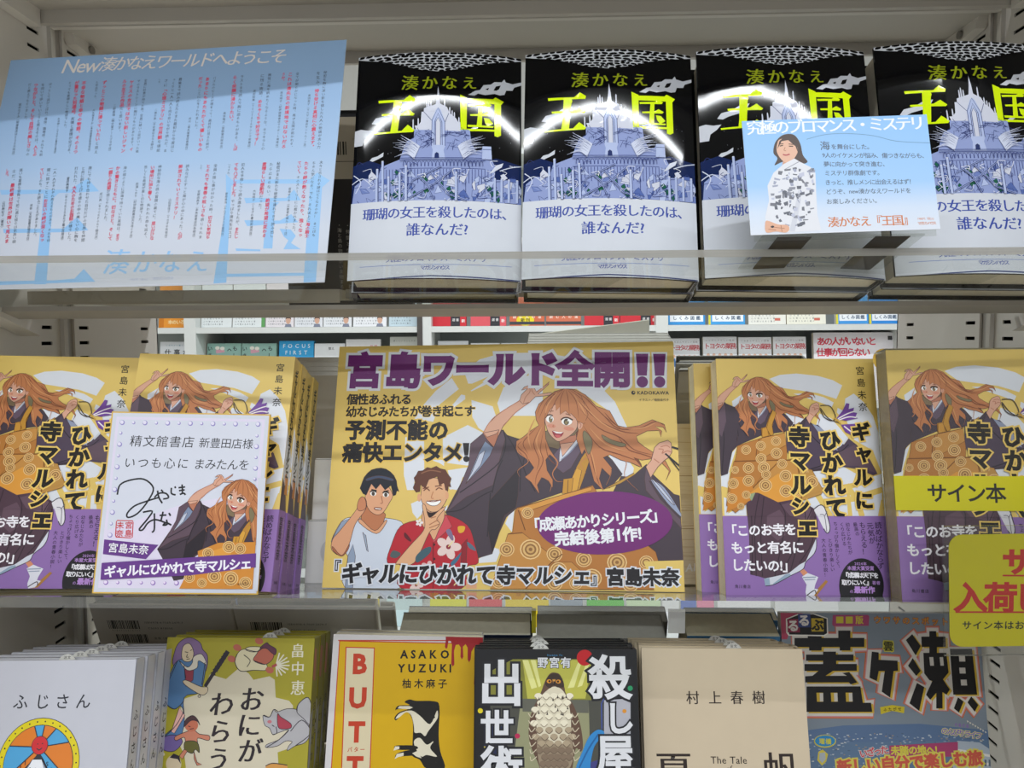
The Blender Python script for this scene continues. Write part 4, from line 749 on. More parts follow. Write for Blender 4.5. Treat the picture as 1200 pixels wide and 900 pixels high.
# ---- the signed board
def art_signed():
    a = Art(121, 136, [(130.6, 483.7), (318, 486), (302.4, 697), (107.8, 695)]); S = 4.0909; a.fr(100, 480, S)
    a.mm = True; a.p('#cacdd9', [(0, 0), (121, 0), (121, 136), (0, 136)]); a.p('#d6cfe4', [(4, 4), (117, 4), (117, 132), (4, 132)])
    for q in ([(0, 0), (121, 0), (121, 1), (0, 1)], [(0, 135), (121, 135), (121, 136), (0, 136)], [(0, 0), (1, 0), (1, 136), (0, 136)], [(120, 0), (121, 0), (121, 136), (120, 136)]): a.p('#cfa94e', q)
    a.p('#cdd0de', [(6, 6), (115, 6), (114, 60), (60, 70), (6, 90)])
    a.fr(100, 480, S); a.clip = (5, 4, 117, 132)
    a.pre = affine([(644.4, 448.6), (652.2, 517.4), (604.2, 596.5), (536.3, 580)], [(273.6, 556.3), (272.9, 600.3), (234.5, 650), (184, 638)])
    a.pre = affine([(644.4, 448.6), (652.2, 517.4), (565.6, 508.8), (588, 508.5)], [(273.6, 556.3), (272.9, 600.3), (219.5, 588.5), (233, 590)]); woman(a, .68, apron=False); a.pre = None; a.fr(100, 480, S)
    a.p('#c98434', [(540, 680), (640, 640), (828, 636), (826, 780), (830, 860), (450, 860), (480, 800), (545, 760)]); a.p('#d8973f', [(545, 700), (700, 650), (700, 760), (560, 780)])
    for x, y, r in ((590, 690, 28), (690, 660, 30), (745, 668, 28), (620, 800, 34), (500, 805, 26), (560, 830, 24), (700, 810, 36), (770, 830, 30)): rosette(a, x, y, r)
    a.clip = (0, 0, 121, 136); a.p('#cacdd9', [(832, 330), (880, 330), (838, 870), (818, 870)])
    for i in range(13):
        for x, y in ((175+i*54.7, 68+i*.4), ):
            r = 12 if i % 2 == 0 else 8; a.e('#8f86bf', x, y, r); a.e('#dcd8ea', x-2, y-2, r*.72)
    for i in range(11):
        x, y = 168-i*5.6, 118+i*54; r = 8 if i % 2 == 0 else 12
        a.e('#8f86bf', x, y, r); a.e('#dcd8ea', x-2, y-2, r*.72)
    for i in range(5):
        x, y = 826-i*2.5, 128+i*52; r = 8 if i % 2 == 0 else 12; a.e('#8f86bf', x, y, r); a.e('#dcd8ea', x-2, y-2, r*.72)
    for i in range(7): x, y = 98+i*56.5, 828+i*.6; r = 12 if i % 2 == 0 else 8; a.e('#8f6fb5', x, y, r); a.e('#e2d4ec', x-2, y-2, r*.7)
    VP = '#653a86'
    a.p(VP, [(90, 624), (350, 650), (290, 718), (84, 694)]); a.p(VP, [(80, 735), (400, 716), (822, 690), (820, 756), (500, 795), (74, 815)])
    WH = '#e9e6f0'; a.t(WH, '宮島未奈', (110, 662), (305, 674), 48, .015); a.t(WH, 'ギャルにひかれて寺マルシェ', (92, 778), (800, 738), 58, .035)
    a.t('#4a3020', 'イラスト／福田佳代子', (670, 838), (790, 836), 11, .0)
    BK = '#232328'
    a.t(BK, '精文館書店', (210, 155), (525, 160), 58, .0, shear=.06); a.t(BK, '新豊田店様', (545, 162), (808, 168), 52, .0, shear=.06); a.t(BK, 'いつも心に', (180, 258), (500, 262), 56, .0, shear=.1); a.t(BK, 'まみたんを', (520, 264), (790, 268), 56, .0, shear=.1)
    W = 1.25                                 # brush-pen signature
    for q in ([(152, 412), (165, 365), (215, 342), (280, 338), (325, 380), (300, 440), (250, 500), (205, 520), (200, 500), (235, 465), (300, 440), (350, 425)], [(330, 425), (352, 405), (385, 405), (398, 425), (372, 432)], [(345, 392), (352, 425), (368, 452)], [(362, 388), (372, 398)], [(412, 378), (412, 405), (432, 412)], [(428, 372), (432, 380)], [(446, 378), (478, 374)], [(448, 392), (476, 388)], [(463, 362), (464, 402), (452, 410), (470, 404), (480, 412)], [(275, 495), (320, 490), (295, 530), (258, 575), (275, 578), (300, 545), (335, 530), (385, 545)], [(330, 500), (330, 575), (318, 590)], [(355, 510), (388, 508)], [(372, 492), (362, 535)], [(400, 498), (408, 512)], [(388, 530), (392, 552), (372, 556), (388, 545), (412, 556)]): a.l(BK, q, W)
    RD = '#bf3a40'; a.l(RD, [(152, 534), (226, 536), (228, 545), (224, 614), (216, 617), (146, 613), (144, 604), (148, 540)], .5, sm=0, closed=True); a.t(RD, '宮島', (208, 538), (204, 614), 36, .02, vert=True); a.t(RD, '未奈', (168, 538), (162, 614), 36, .02, vert=True)
    return a
# ---- the lowest row
def art_mountain():                          # white jacket with a round mountain-and-sun badge
    a = Art(130, 188); X0, K = -26, .1122*1.06
    def P(x, y): return (31.3+(x-75)*.12, (y-202)*.126)
    def T(q): return [P(*t) for t in q]
    a.p('#bcbdc8', [(-8, 0), (138, 0), (138, 188), (-8, 188)]); BK = '#33343c'
    off = 6
    def tp(c, q, sm=0): a.p(c, T(q), sm)
    def tl(c, q, w, **k): a.l(c, T(q), w, **k)
    def te(c, x, y, r, n=40, **k): u = P(x, y); a.e(c, u[0], u[1], r*.12, r*.126, n=n, **k)
    for ch, x in (('ふ', 176), ('じ', 318), ('さ', 448), ('ん', 582)): u = P(x, 442); a.t(BK, ch, (u[0]-6, u[1]), (u[0]+6, u[1]), 12, .008)
    te(BK, 335, 798, 264); te('#d9c81e', 335, 798, 260); te(BK, 335, 798, 224)
    cx, cy = 335, 700
    SEG = [(-178, -150, '#d97b2a'), (-150, -112, '#d97b2a'), (-112, -82, '#4d9ed0'), (-82, -48, '#d97b2a'), (-48, -8, '#4d9ed0'), (-8, 42, '#d97b2a'), (138, 182, '#4d9ed0')]
    def ray(t):
        t = rad(t); dx, dy = math.cos(t), math.sin(t); b = dy*(cy-798); c = (cy-798)**2-220**2; k = -b+math.sqrt(b*b-c); return (cx+dx*k, cy+dy*k)
    for t0, t1, c in SEG: tp(c, [(cx, cy)]+[ray(t0+(t1-t0)*i/8) for i in range(9)])
    tp('#d97b2a', [(cx, cy), ray(138), (110, 850), (130, 900), (180, 890), (300, 770), (325, 740)]); tp('#4d9ed0', [(cx, cy), ray(42), (540, 880), (480, 900), (440, 880), (370, 770), (345, 740)])
    for t in (-178, -112, -82, -48, -8, 42, 138): tl(BK, [(cx, cy), ray(t)], .5, sm=0)
    tp('#9aa3b4', [(300, 770), (360, 770), (500, 960), (480, 1000), (180, 1000), (150, 960)]); tl(BK, [(150, 960), (240, 850), (300, 770), (360, 770), (420, 860), (520, 960)], .5, sm=0)
    tp('#e3e5ec', [(300, 770), (358, 770), (380, 830), (360, 820), (345, 835), (325, 818), (310, 832), (290, 815), (270, 830)]); tl(BK, [(270, 830), (290, 815), (310, 832), (325, 818), (345, 835), (360, 820), (380, 830)], .5, sm=0)
    te(BK, cx, 690, 53); te('#c92c33', cx, 690, 50); tl(BK, [(318, 706), (335, 716), (352, 704)], .5); te(BK, 322, 682, 4, 8); te(BK, 352, 680, 4, 8)
    te(BK, 300, 885, 42); te('#dadbe4', 300, 885, 39); te(BK, 290, 878, 4, 8); te(BK, 310, 878, 4, 8); tl(BK, [(290, 898), (300, 904), (312, 896)], .45); tp(BK, [(262, 880), (270, 850), (300, 842), (335, 852), (340, 880), (320, 860), (290, 858)])
    for i in range(30): t = rad(-170+i*12); te('#2f2f2f', 335+242*math.cos(t), 798+242*math.sin(t), 5, 8)
    for s, x, y in (('F', 168, 858), ('U', 198, 838), ('J', 228, 815), ('I', 255, 788), ('S', 396, 795), ('A', 426, 828), ('N', 458, 860)): u = P(x, y); a.t(BK, s, (u[0]-1.6, u[1]), (u[0]+1.6, u[1]), 4.6, .005)
    te('#3f8f70', 130, 885, 26); te(BK, 130, 885, 15); te('#3f8f70', 522, 885, 24); te(BK, 522, 885, 14)
    return a
def art_mountain_spine(T):
    a = Art(T, 188); a.p('#bcbdc8', [(0, 0), (T, 0), (T, 188), (0, 188)]); a.t('#33343c', 'ふじさん', (T*.5, 36), (T*.5, 84), 9, .012, vert=True); return a
def art_demon():                             # olive jacket with folk-tale figures
    a = Art(128, 188, [(196.6, 748), (368.9, 749.8), (352, 1035), (168, 1032)]); a.mm = True; OL, CR, LN = '#9f962d', '#c9c0ab', '#2b2430'
    a.p(OL, [(0, 0), (128, 0), (128, 188), (0, 188)]); a.fr(180, 730, 5.295)
    a.p(CR, [(545, 290), (590, 320), (620, 360), (720, 338), (752, 360), (758, 470), (840, 490), (865, 520), (860, 780), (770, 810), (780, 960), (700, 1200), (150, 1200), (200, 900), (190, 820), (130, 700), (180, 480), (300, 440), (350, 325), (450, 355), (520, 295)])
    T_ = '#2a2228'
    for ch, x, y, z in (('お', 610, 480, 165), ('に', 595, 640, 165), ('が', 600, 800, 165), ('わ', 425, 510, 165), ('ら', 415, 680, 165), ('う', 405, 850, 160), ('鬼', 420, 1010, 150)): 
        if ch != '鬼': a.t(T_, ch, (x-z/2, y), (x+z/2, y), z, .004, serif=.025, shear=.08)
    for ch, y, z in (('畠', 180, 92), ('中', 290, 92), ('恵', 410, 98)): a.t('#d9d4c2', ch, (895-z/2, y), (895+z/2, y), z, .0, serif=.016)
    # long-haired man with a studded club
    a.ol = (LN, .5); a.asm = True
    a.p('#7d648c', [(150, 140), (190, 105), (240, 100), (290, 130), (305, 170), (335, 210), (330, 290), (300, 310), (170, 300), (120, 260), (130, 190)], 1); a.p('#4f749f', [(150, 240), (100, 330), (68, 420), (75, 500), (130, 540), (165, 520), (185, 560), (140, 640), (60, 720), (130, 780), (190, 640), (190, 470), (280, 440), (310, 370), (320, 250), (240, 230)]); a.p('#6b5a92', [(60, 720), (130, 700), (180, 740), (130, 800), (60, 790)], 1); a.p('#d9a8a0', [(160, 530), (195, 580), (130, 690), (110, 680)])
    a.p('#8a3a48', [(190, 270), (250, 290), (245, 360), (200, 400)]); a.p('#c9b89c', [(185, 150), (225, 135), (250, 190), (235, 240), (195, 245), (175, 215)]); a.p('#cfc8ba', [(160, 240), (210, 280), (240, 255), (250, 215), (300, 200), (330, 265), (280, 240), (270, 285), (210, 300)]); a.p('#c9b89c', [(200, 360), (290, 400), (335, 405), (330, 440), (290, 450), (190, 385)])
    for q in ([(195, 185), (215, 190)], [(228, 178), (240, 172)], [(212, 200), (205, 218), (218, 218)], [(205, 232), (225, 228)], [(150, 240), (75, 420), (80, 505), (130, 540), (180, 500), (190, 470)], [(320, 250), (300, 390)], [(190, 270), (200, 350)], [(185, 560), (140, 640), (60, 720)]): a.l(LN, q, .4)
    a.l(LN, [(320, 400), (455, 190)], 3.0, sm=0); a.l(LN, [(385, 300), (462, 182)], 4.0, sm=0)
    for i in range(7): x, y = 370+i*13, 322-i*20; a.l(LN, [(x-14, y-8), (x+14, y+8)], 1.0, sm=0)
    a.e('#c9b89c', 310, 425, 26, 20); a.e(LN, 284, 460, 10); a.e(CR, 284, 460, 6)
    # tumbling red figure
    a.p('#d2c9a9', [(520, 200), (560, 170), (660, 180), (700, 260), (700, 300), (620, 300), (540, 305), (505, 250)], 1); a.p('#d2c9a9', [(570, 170), (600, 155), (680, 160), (640, 185), (600, 185)], 1)
    for x, y in ((520, 160), (485, 230), (655, 120), (720, 300)): a.e('#b0604f', x, y, 26, 20, 20)
    a.p('#b0604f', [(660, 170), (700, 140), (745, 170), (740, 230), (690, 265), (620, 240), (640, 200)], 1); a.p('#5b2f46', [(660, 165), (700, 130), (720, 145), (760, 170), (755, 205), (730, 190), (700, 165)])
    for k in range(9): t = rad(-75+k*20); a.l('#d9d4c2', [(760, 270), (760+85*math.cos(t), 265+75*math.sin(t))], 1.2, sm=0)
    a.l('#a54a4a', [(735, 280), (765, 265)], 2.2, sm=0)
    for q in ([(520, 200), (505, 250), (540, 305), (620, 300)], [(570, 170), (640, 185), (680, 160)], [(620, 240), (690, 265)], [(560, 205), (600, 240), (580, 280)]): a.l(LN, q, .4)
    # small imp
    a.p('#c07a62', [(205, 680), (250, 670), (285, 695), (345, 705), (340, 735), (275, 720), (270, 760), (205, 750), (190, 715), (140, 735), (135, 710)]); a.e('#b86a52', 235, 640, 42, 40); a.p('#4a3438', [(190, 650), (200, 605), (240, 580), (270, 600), (288, 640), (270, 615), (230, 612)]); a.p('#5d5a2c', [(200, 740), (270, 745), (285, 810), (260, 790), (240, 815), (205, 800), (190, 780)]); a.p('#c07a62', [(210, 800), (180, 850), (160, 830), (190, 790)]); a.p('#c07a62', [(250, 800), (270, 870), (300, 885), (270, 890), (252, 850)]); a.l(LN, [(215, 645), (230, 650)], .4); a.l(LN, [(225, 665), (250, 660)], .4)
    # grey fox
    a.p('#a9a7ac', [(680, 580), (720, 590), (745, 545), (765, 560), (830, 540), (900, 550), (960, 610), (975, 690), (940, 750), (880, 770), (830, 800), (840, 770), (860, 745), (820, 740), (770, 770), (700, 780), (705, 760), (780, 730), (840, 670), (770, 690), (740, 700), (720, 660), (690, 640)], 1); a.p('#a9a7ac', [(890, 560), (900, 510), (960, 470), (985, 560), (975, 640), (930, 600)], 1); a.p('#a03a4a', [(770, 570), (790, 590), (850, 630), (850, 660), (790, 665), (770, 640)])
    for q in ([(680, 580), (720, 590), (745, 545), (770, 555)], [(850, 680), (920, 610), (975, 690), (880, 770)], [(890, 560), (900, 510), (960, 470), (985, 560), (965, 650)], [(700, 780), (780, 730), (840, 670)], [(760, 650), (765, 690), (740, 700)], [(735, 640), (750, 650)]): a.l(LN, q, .45)
    a.e('#b86a72', 720, 620, 14, 10)
    a.asm = False; a.ol = None
    a.e('#c9b89c', 125, 880, 48, 55); a.p(LN, [(100, 840), (125, 815), (160, 830), (170, 880), (150, 850), (120, 845)]); a.e(CR, 60, 820, 10)
    a.p('#c98f4a', [(695, 895), (740, 878), (830, 890), (840, 960), (700, 960)]); a.l(LN, [(695, 895), (740, 878), (830, 890)], .5)
    return a
def art_demon_spine(T):
    a = Art(T, 188); a.p('#98902b', [(0, 0), (T, 0), (T, 188), (0, 188)]); a.p('#c07a62', [(1, 8), (T*.5, 10), (T*.5, 36), (1, 34)]); a.p('#a9a7ac', [(0, 62), (T*.35, 58), (T*.4, 100), (0, 112)]); a.t('#2a2228', 'おにがわらう', (T*.62, 50), (T*.62, 130), 9, .01, vert=True); return a
def art_butter():
    a = Art(128, 188, [(391, 742.4), (566, 746), (558, 1035), (372, 1030)]); a.mm = True; a.p('#c7c3c6', [(0, 0), (128, 0), (128, 188), (0, 188)])
    Yb, RD, CR, K = '#c9a000', '#b7391f', '#cfc2a2', '#15120f'
    a.fr(380, 720, 5)
    a.p(RD, [(82, 146), (936, 146), (936, 152), (82, 152)]); a.mm = True; a.p(RD, [(5.2, 5), (128, 5), (128, 188), (5.2, 188)]); a.p(Yb, [(6, 5.8), (128, 5.8), (128, 188), (6, 188)])
    a.fr(380, 720, 5)
    a.p(RD, [(125, 186), (297, 190), (268, 1000), (96, 1000)]); a.p(CR, [(131, 192), (291, 196), (262, 1000), (102, 1000)])
    for ch, x, y, z in (('B', 206, 287, 158), ('U', 197, 486, 162), ('T', 190, 686, 164), ('T', 180, 890, 164)): a.t(RD, ch, (x-z*.36, y), (x+z*.36, y), z, .045, sx=1.0)
    a.t(RD, 'バター', (132, 790), (243, 788), 32, .02)
    a.t(K, 'ASAKO', (437, 230), (745, 230), 66, .035); a.t(K, 'YUZUKI', (425, 312), (750, 312), 66, .035); a.t(K, '柚木麻子', (448, 402), (728, 402), 58, .02)
    BL = '#96141c'
    a.p(BL, [(712, 122), (936, 128), (934, 170), (905, 172), (880, 185), (862, 215), (858, 260), (848, 276), (840, 260), (840, 190), (828, 170), (812, 185), (815, 245), (806, 260), (798, 245), (800, 190), (788, 172), (770, 175), (760, 210), (762, 290), (752, 302), (744, 285), (748, 170), (740, 150), (728, 145), (722, 190), (714, 198), (706, 185), (712, 150)]); a.p(BL, [(880, 330), (886, 320), (886, 415), (876, 405)])
    a.asm = True
    CW = '#d6cfbb'                           # a cow standing on its tail end, in black and white
    a.p(K, [(470, 510), (500, 495), (540, 503), (640, 505), (675, 535), (670, 700), (680, 800), (705, 900), (600, 900), (560, 850), (520, 830), (515, 800), (520, 640), (500, 580), (480, 560), (440, 600), (418, 618), (412, 600), (440, 570), (495, 550), (430, 552), (418, 560), (420, 545), (440, 530), (500, 528)])
    a.p(CW, [(430, 548), (440, 534), (500, 534), (520, 542), (500, 552)]); a.p(CW, [(418, 608), (445, 575), (510, 560), (560, 590), (620, 640), (660, 560), (665, 600), (640, 640), (610, 680), (590, 710), (565, 690), (530, 690), (525, 650), (510, 590), (480, 570), (440, 600)]); a.p(K, [(590, 570), (630, 560), (650, 600), (620, 625), (585, 610)]); a.p(CW, [(525, 740), (560, 720), (600, 760), (640, 740), (620, 780), (660, 830), (600, 820), (570, 830), (540, 790)])
    a.p(K, [(410, 780), (425, 765), (525, 765), (550, 780), (520, 790), (430, 790)]); a.p(K, [(415, 840), (430, 810), (520, 790), (560, 820), (510, 825), (440, 830)]); a.p(CW, [(405, 795), (415, 770), (440, 770), (440, 785)]); a.p(CW, [(412, 845), (425, 815), (465, 806), (465, 825), (435, 832)]); a.p(CW, [(515, 810), (550, 795), (570, 840), (540, 830)])
    return a
def art_owl():                               # black jacket with a hawk and big white characters
    a = Art(128, 188, [(557.6, 761), (746, 761), (757, 1074), (555, 1073)]); a.mm = True; K, WH = '#101014', '#d3d4da'
    a.p(K, [(0, 0), (128, 0), (128, 188), (0, 188)]); a.fr(550, 730, 5.295)
    a.p('#7b7a30', [(130, 300), (270, 225), (790, 225), (830, 260), (830, 480), (130, 470)]); a.p('#b3b04a', [(330, 230), (760, 230), (720, 470), (360, 470)]); a.p('#d6d58a', [(330, 230), (365, 230), (420, 400), (385, 410)]); a.p('#d6d58a', [(380, 230), (410, 230), (445, 390), (430, 400)]); a.p('#d6d58a', [(680, 230), (700, 230), (650, 400), (610, 405)]); a.p('#d6d58a', [(725, 250), (745, 250), (700, 390), (670, 400)])
    a.p('#46463f', [(130, 470), (830, 480), (830, 1200), (130, 1200)]); a.p('#8d8d6c', [(320, 480), (740, 490), (760, 1200), (230, 1200)]); a.p('#5c5c52', [(330, 470), (740, 480), (740, 560), (330, 550)]); a.p('#1a2248', [(90, 640), (220, 640), (220, 860), (90, 860)]); a.p('#a9a9b4', [(835, 480), (1000, 470), (1000, 690), (835, 690)]); a.l('#3a4c94', [(835, 470), (820, 500), (822, 660)], .6, sm=0); a.p('#3a3a7a', [(740, 870), (800, 850), (860, 900), (830, 960), (760, 950)])
    for y in (770, 820, 855): a.l('#b3a23a', [(90, y), (200, y+4)], .7, sm=0)
    # hawk
    BR, BRD, CRM = '#5d4436', '#33241e', '#d2c9b2'
    a.p(BR, [(470, 360), (500, 315), (530, 308), (565, 325), (590, 400), (600, 440), (650, 520), (690, 640), (705, 760), (690, 800), (660, 780), (640, 900), (620, 1000), (470, 1000), (430, 880), (390, 790), (368, 700), (375, 600), (400, 520), (440, 440)], 1); a.p(CRM, [(480, 420), (525, 395), (575, 415), (610, 480), (630, 600), (620, 720), (560, 800), (500, 800), (430, 720), (415, 600), (430, 480)], 1); a.p('#93826c', [(430, 700), (560, 760), (625, 690), (640, 860), (560, 960), (470, 960), (430, 860)], 1)
    R = random.Random(5)
    for r in range(11):
        y = 455+r*42; hw = 85+70*math.sin(PI*min(1, (r+2)/11.5)); n = 5
        for k in range(n):
            x = 525-hw+(k+.5+.5*(r % 2))*2*hw/n
            if x > 640: continue
            c = '#e2dac4' if r < 5 else ('#a8977e' if r < 8 else '#7d6a58'); a.e(c, x, y, 24, 20); a.l('#6b5a4a' if r > 4 else '#8f836e', [(x-22, y+4), (x, y+22), (x+22, y+4)], .4)
    for k in range(14): x, y = 430+R.uniform(0, 190), 440+R.uniform(0, 130); a.p('#3d322c', [(x, y-10), (x+6, y+12), (x-6, y+12)])
    for r in range(7):
        for s, x in ((-1, 385), (1, 655)): y = 560+r*45; a.l('#c9bda4', [(x-20+r*2, y), (x, y+26), (x+20+r*2, y)], .4)
    a.p('#3a2a22', [(470, 380), (490, 330), (530, 312), (570, 335), (588, 395), (545, 400), (525, 385), (500, 405)], 1); a.e('#d08a2a', 495, 362, 15, 12); a.e('#d08a2a', 552, 364, 15, 12); a.e('#171210', 497, 362, 7); a.e('#171210', 550, 364, 7); a.p('#c0883a', [(515, 350), (535, 350), (530, 375), (525, 385), (520, 375)]); a.p('#221a18', [(520, 362), (532, 362), (528, 388), (522, 388)])
    a.p('#2b7fc0', [(660, 900), (700, 800), (740, 710), (790, 665), (830, 670), (835, 700), (800, 730), (770, 780), (750, 880), (745, 960), (660, 960)], 1); a.l('#1b5a96', [(680, 900), (740, 780), (800, 690)], .8)
    a.e('#b5121c', 716, 216, 50)
    for x, y, r, c in ((68, 545, 16, '#d2c21c'), (298, 702, 16, '#b0224f'), (962, 548, 13, '#cf8a2a'), (998, 406, 16, '#1f8a5a')): a.e(c, x, y, r)
    O = [('#1a1a20', .05)]
    a.t('#3f8ac0', 'Nomiya Yu', (480, 200), (578, 200), 16, .01); a.t(WH, '野宮有', (420, 246), (635, 246), 70, .025, out=O)
    for ch, x, y, z in (('出', 198, 372, 300), ('世', 172, 650, 230), ('術', 200, 900, 290), ('殺', 872, 336, 290), ('屋', 905, 815, 260)): a.t(WH, ch, (x-z/2, y), (x+z/2, y), z, .028, out=O, res=3)
    a.t(WH, 'し', (850, 590), (1010, 590), 215, .03, out=O, sx=.95, res=3)
    return a
def art_cream():
    a = Art(131, 188, [(751.6, 760), (940, 762), (962, 1066), (760, 1063)]); a.mm = True; a.p('#c3b39b', [(-8, 0), (139, 0), (139, 188), (-8, 188)]); K = '#2a1f1c'
    a.fr(740, 740, 5.624)
    for ch, x in (('村', 402), ('上', 548), ('春', 692), ('樹', 836)): a.t(K, ch, (x-47, 440), (x+47, 440), 94, .0, serif=.012)
    a.t(K, '夏', (140, 925), (420, 925), 280, .0, serif=.012, res=3); a.t(K, '帆', (850, 925), (1120, 925), 270, .0, serif=.012, res=3)
    a.t(K, 'The Tale', (518, 850), (760, 852), 68, .0, serif=.008); a.t(K, 'of', (622, 908), (660, 908), 60, .0)
    return a
def art_magazine():
    a = Art(210, 257, [(914.7, 717.8), (1147, 719), (1171, 1024), (928, 1022)]); a.mm = True; a.p('#7c8794', [(0, 0), (210, 0), (210, 257), (0, 257)])
    KB, WH, GO, OR, PK = '#131114', '#cfcac4', '#c9a83a', '#c9682c', '#c98a92'
    a.p('#5a7296', [(0, 122), (60, 114), (140, 112), (210, 118), (210, 150), (0, 150)]); a.p('#5e7796', [(0, 132), (210, 128), (210, 180), (0, 180)])
    R = random.Random(11)
    for _ in range(520): x, y = R.uniform(0, 207), R.uniform(121, 176); a.p(R.choice(['#a4b2c4', '#8a9ab0', '#c0c4c8', '#4f6480', '#97897c']), [(x, y), (x+R.uniform(1, 3), y), (x+R.uniform(1, 3), y+1), (x, y+1)])
    a.p('#4a4a2c', [(0, 180), (40, 172), (90, 176), (130, 168), (180, 172), (210, 165), (210, 257), (0, 257)])
    for _ in range(90): x, y = R.uniform(0, 205), R.uniform(176, 210); a.e(R.choice(['#5b5a32', '#3a3d24', '#6a5a38', '#4d5530']), x, y, R.uniform(2, 5), R.uniform(1.5, 3), n=8)
    a.fr(1040, 720, 5); a.p('#a9b4c2', [(380, 800), (410, 740), (540, 750), (600, 790), (620, 900), (620, 1100), (390, 1100)]); a.l('#e0ded8', [(385, 790), (610, 830)], 2.5, sm=0); a.l('#e0ded8', [(390, 850), (615, 880)], 2.5, sm=0)
    for x in range(400, 600, 24): a.p('#5a6878', [(x, 850), (x+12, 852), (x+12, 890), (x, 888)])
    a.fr(910, 710, 6.43)
    a.p('#b0405e', [(30, 50), (200, 55), (160, 120), (90, 220), (80, 250), (33, 250)])
    # big title with its stepped outlines
    futa = [[(135, 240), (235, 240), (235, 196), (340, 196), (340, 240), (465, 240), (465, 185), (557, 185), (557, 240), (662, 240), (662, 308), (557, 308), (557, 335), (475, 335), (475, 308), (340, 308), (340, 335), (245, 335), (245, 308), (135, 308)], [(222, 365), (350, 365), (350, 343), (448, 343), (448, 365), (580, 365), (580, 412), (450, 412), (450, 436), (605, 436), (605, 488), (425, 488), (370, 525), (530, 525), (495, 505), (548, 497), (608, 575), (558, 590), (545, 575), (215, 575), (215, 528), (270, 525), (315, 488), (210, 488), (210, 436), (350, 436), (350, 412), (222, 412)], [(225, 605), (632, 605), (650, 728), (712, 728), (720, 797), (225, 797)]]
    ke = [[(718, 343), (770, 350), (770, 405), (912, 412), (915, 488), (882, 490), (855, 690), (792, 645), (815, 490), (770, 490), (755, 565), (700, 540)]]
    sx = 6.43/5
    def fr4(q): return [((1040+x/5-910)*6.43, (720+y/5-710)*6.43) for x, y in q]
    se = [fr4(q) for q in ([(145, 115), (195, 185), (165, 240), (108, 150)], [(148, 255), (195, 330), (168, 360), (120, 300)], [(172, 400), (215, 425), (185, 565), (128, 520)], [(245, 98), (285, 98), (288, 130), (340, 130), (342, 190), (290, 192), (290, 225), (345, 225), (358, 340), (325, 380), (365, 440), (345, 470), (322, 455), (322, 550), (285, 550), (285, 460), (250, 500), (225, 470), (262, 390), (245, 385), (215, 345), (210, 225), (245, 225), (245, 190), (200, 190), (198, 130), (245, 130)], [(365, 202), (495, 202), (525, 470), (385, 470)], [(412, 485), (445, 510), (418, 575), (388, 550)], [(490, 480), (532, 530), (510, 570), (468, 515)])]
    for w, c in ((13.5, OR), (11, PK), (8.5, WH)):
        for q in futa+ke+se: a.l(c, q, w, sm=0, closed=True)
        for q in futa+ke+se: a.p(c, q)
    for q in futa+ke+se: a.p(GO, [(x+16, y+10) for x, y in q])
    for q in futa+ke+se: a.p(KB, q)
    for x in (300, 408, 520): a.p(GO, [(x, 652), (x+50, 652), (x+52, 720), (x+4, 720)]); a.p(WH, [(x+24, 655), (x+50, 655), (x+52, 718), (x+26, 718)])
    for q in ((418, 242), (420, 312), (428, 382)): 
        p = fr4([q, (q[0]+35, q[1]), (q[0]+38, q[1]+34), (q[0]+3, q[1]+34)]); a.p(WH, p)
    for q in ([(245, 250), (268, 250), (272, 300), (250, 300)], [(305, 250), (325, 250), (330, 300), (310, 300)]): a.p(WH, fr4(q)); 
    # corner badges
    a.p('#e2dfd8', [(70, 95), (160, 60), (280, 55), (385, 90), (390, 210), (360, 228), (90, 222), (72, 200)]); a.p(KB, [(78, 100), (165, 66), (275, 62), (378, 96), (380, 205), (355, 218), (95, 214)])
    for c, x, y in (('#8e2446', 128, 148), ('#2d3f7d', 208, 110), ('#c2a62c', 308, 142)): a.p(c, [(x-46, y-50), (x+46, y-50), (x+48, y+50), (x-44, y+50)])
    for ch, x, y, c in (('る', 126, 148, '#e2dcd8'), ('る', 208, 108, '#e2dcd8'), ('ぶ', 310, 142, '#1b1814')): a.t(c, ch, (x-44, y), (x+44, y), 92, .045)
    a.p('#a8426e', [(425, 68), (690, 68), (700, 80), (695, 150), (430, 152), (420, 140)]); a.p('#cdbd3a', [(450, 80), (505, 80), (505, 130), (450, 130)]); a.p('#cdbd3a', [(522, 80), (575, 80), (575, 132), (522, 132)]); a.t('#cdbd3a', '版', (592, 106), (658, 106), 62, .03)
    a.t('#c98a3c', 'ウワサのスポットを再現', (725, 104), (1520, 126), 60, .03, out=[('#7a2f1a', .04)])
    a.t('#b0b0a0', 'り', (810, 235), (920, 250), 110, .05, out=[(GO, .08)]) if False else None
    a.t('#1b1a16', '雲', (800, 300), (885, 305), 80, .02, out=[('#c9c03a', .09)])
    a.p('#cbb82c', [(780, 762), (870, 745), (965, 760), (960, 808), (870, 790), (785, 815)]); a.t('#2a2410', 'ふたがせ', (800, 780), (945, 775), 28, .02)
    a.fr(910, 790, 7.059); a.e('#c9c03a', 400, 552, 92, 54); a.e('#2f86bd', 400, 550, 84, 46); a.t('#cfc83a', '瑠橋', (348, 552), (455, 555), 50, .03); a.p('#cdbd4a', [(345, 640), (380, 620), (425, 660), (410, 720), (375, 755), (335, 710)]); a.p('#a9b0b8', [(355, 650), (400, 645), (405, 700), (375, 735), (350, 700)])
    a.t('#c94a5a', 'いざった', (690, 660), (920, 620), 74, .03, out=[(WH, .06)]); a.p('#a8426e', [(930, 590), (1500, 560), (1500, 680), (935, 690)]); a.t('#d3c84a', '未踏の地へ!', (945, 630), (1330, 625), 80, .04)
    a.t('#c95a4a', '新しい自分で楽しむ旅', (500, 770), (1700, 690), 130, .05, out=[('#d6c85a', .1)])
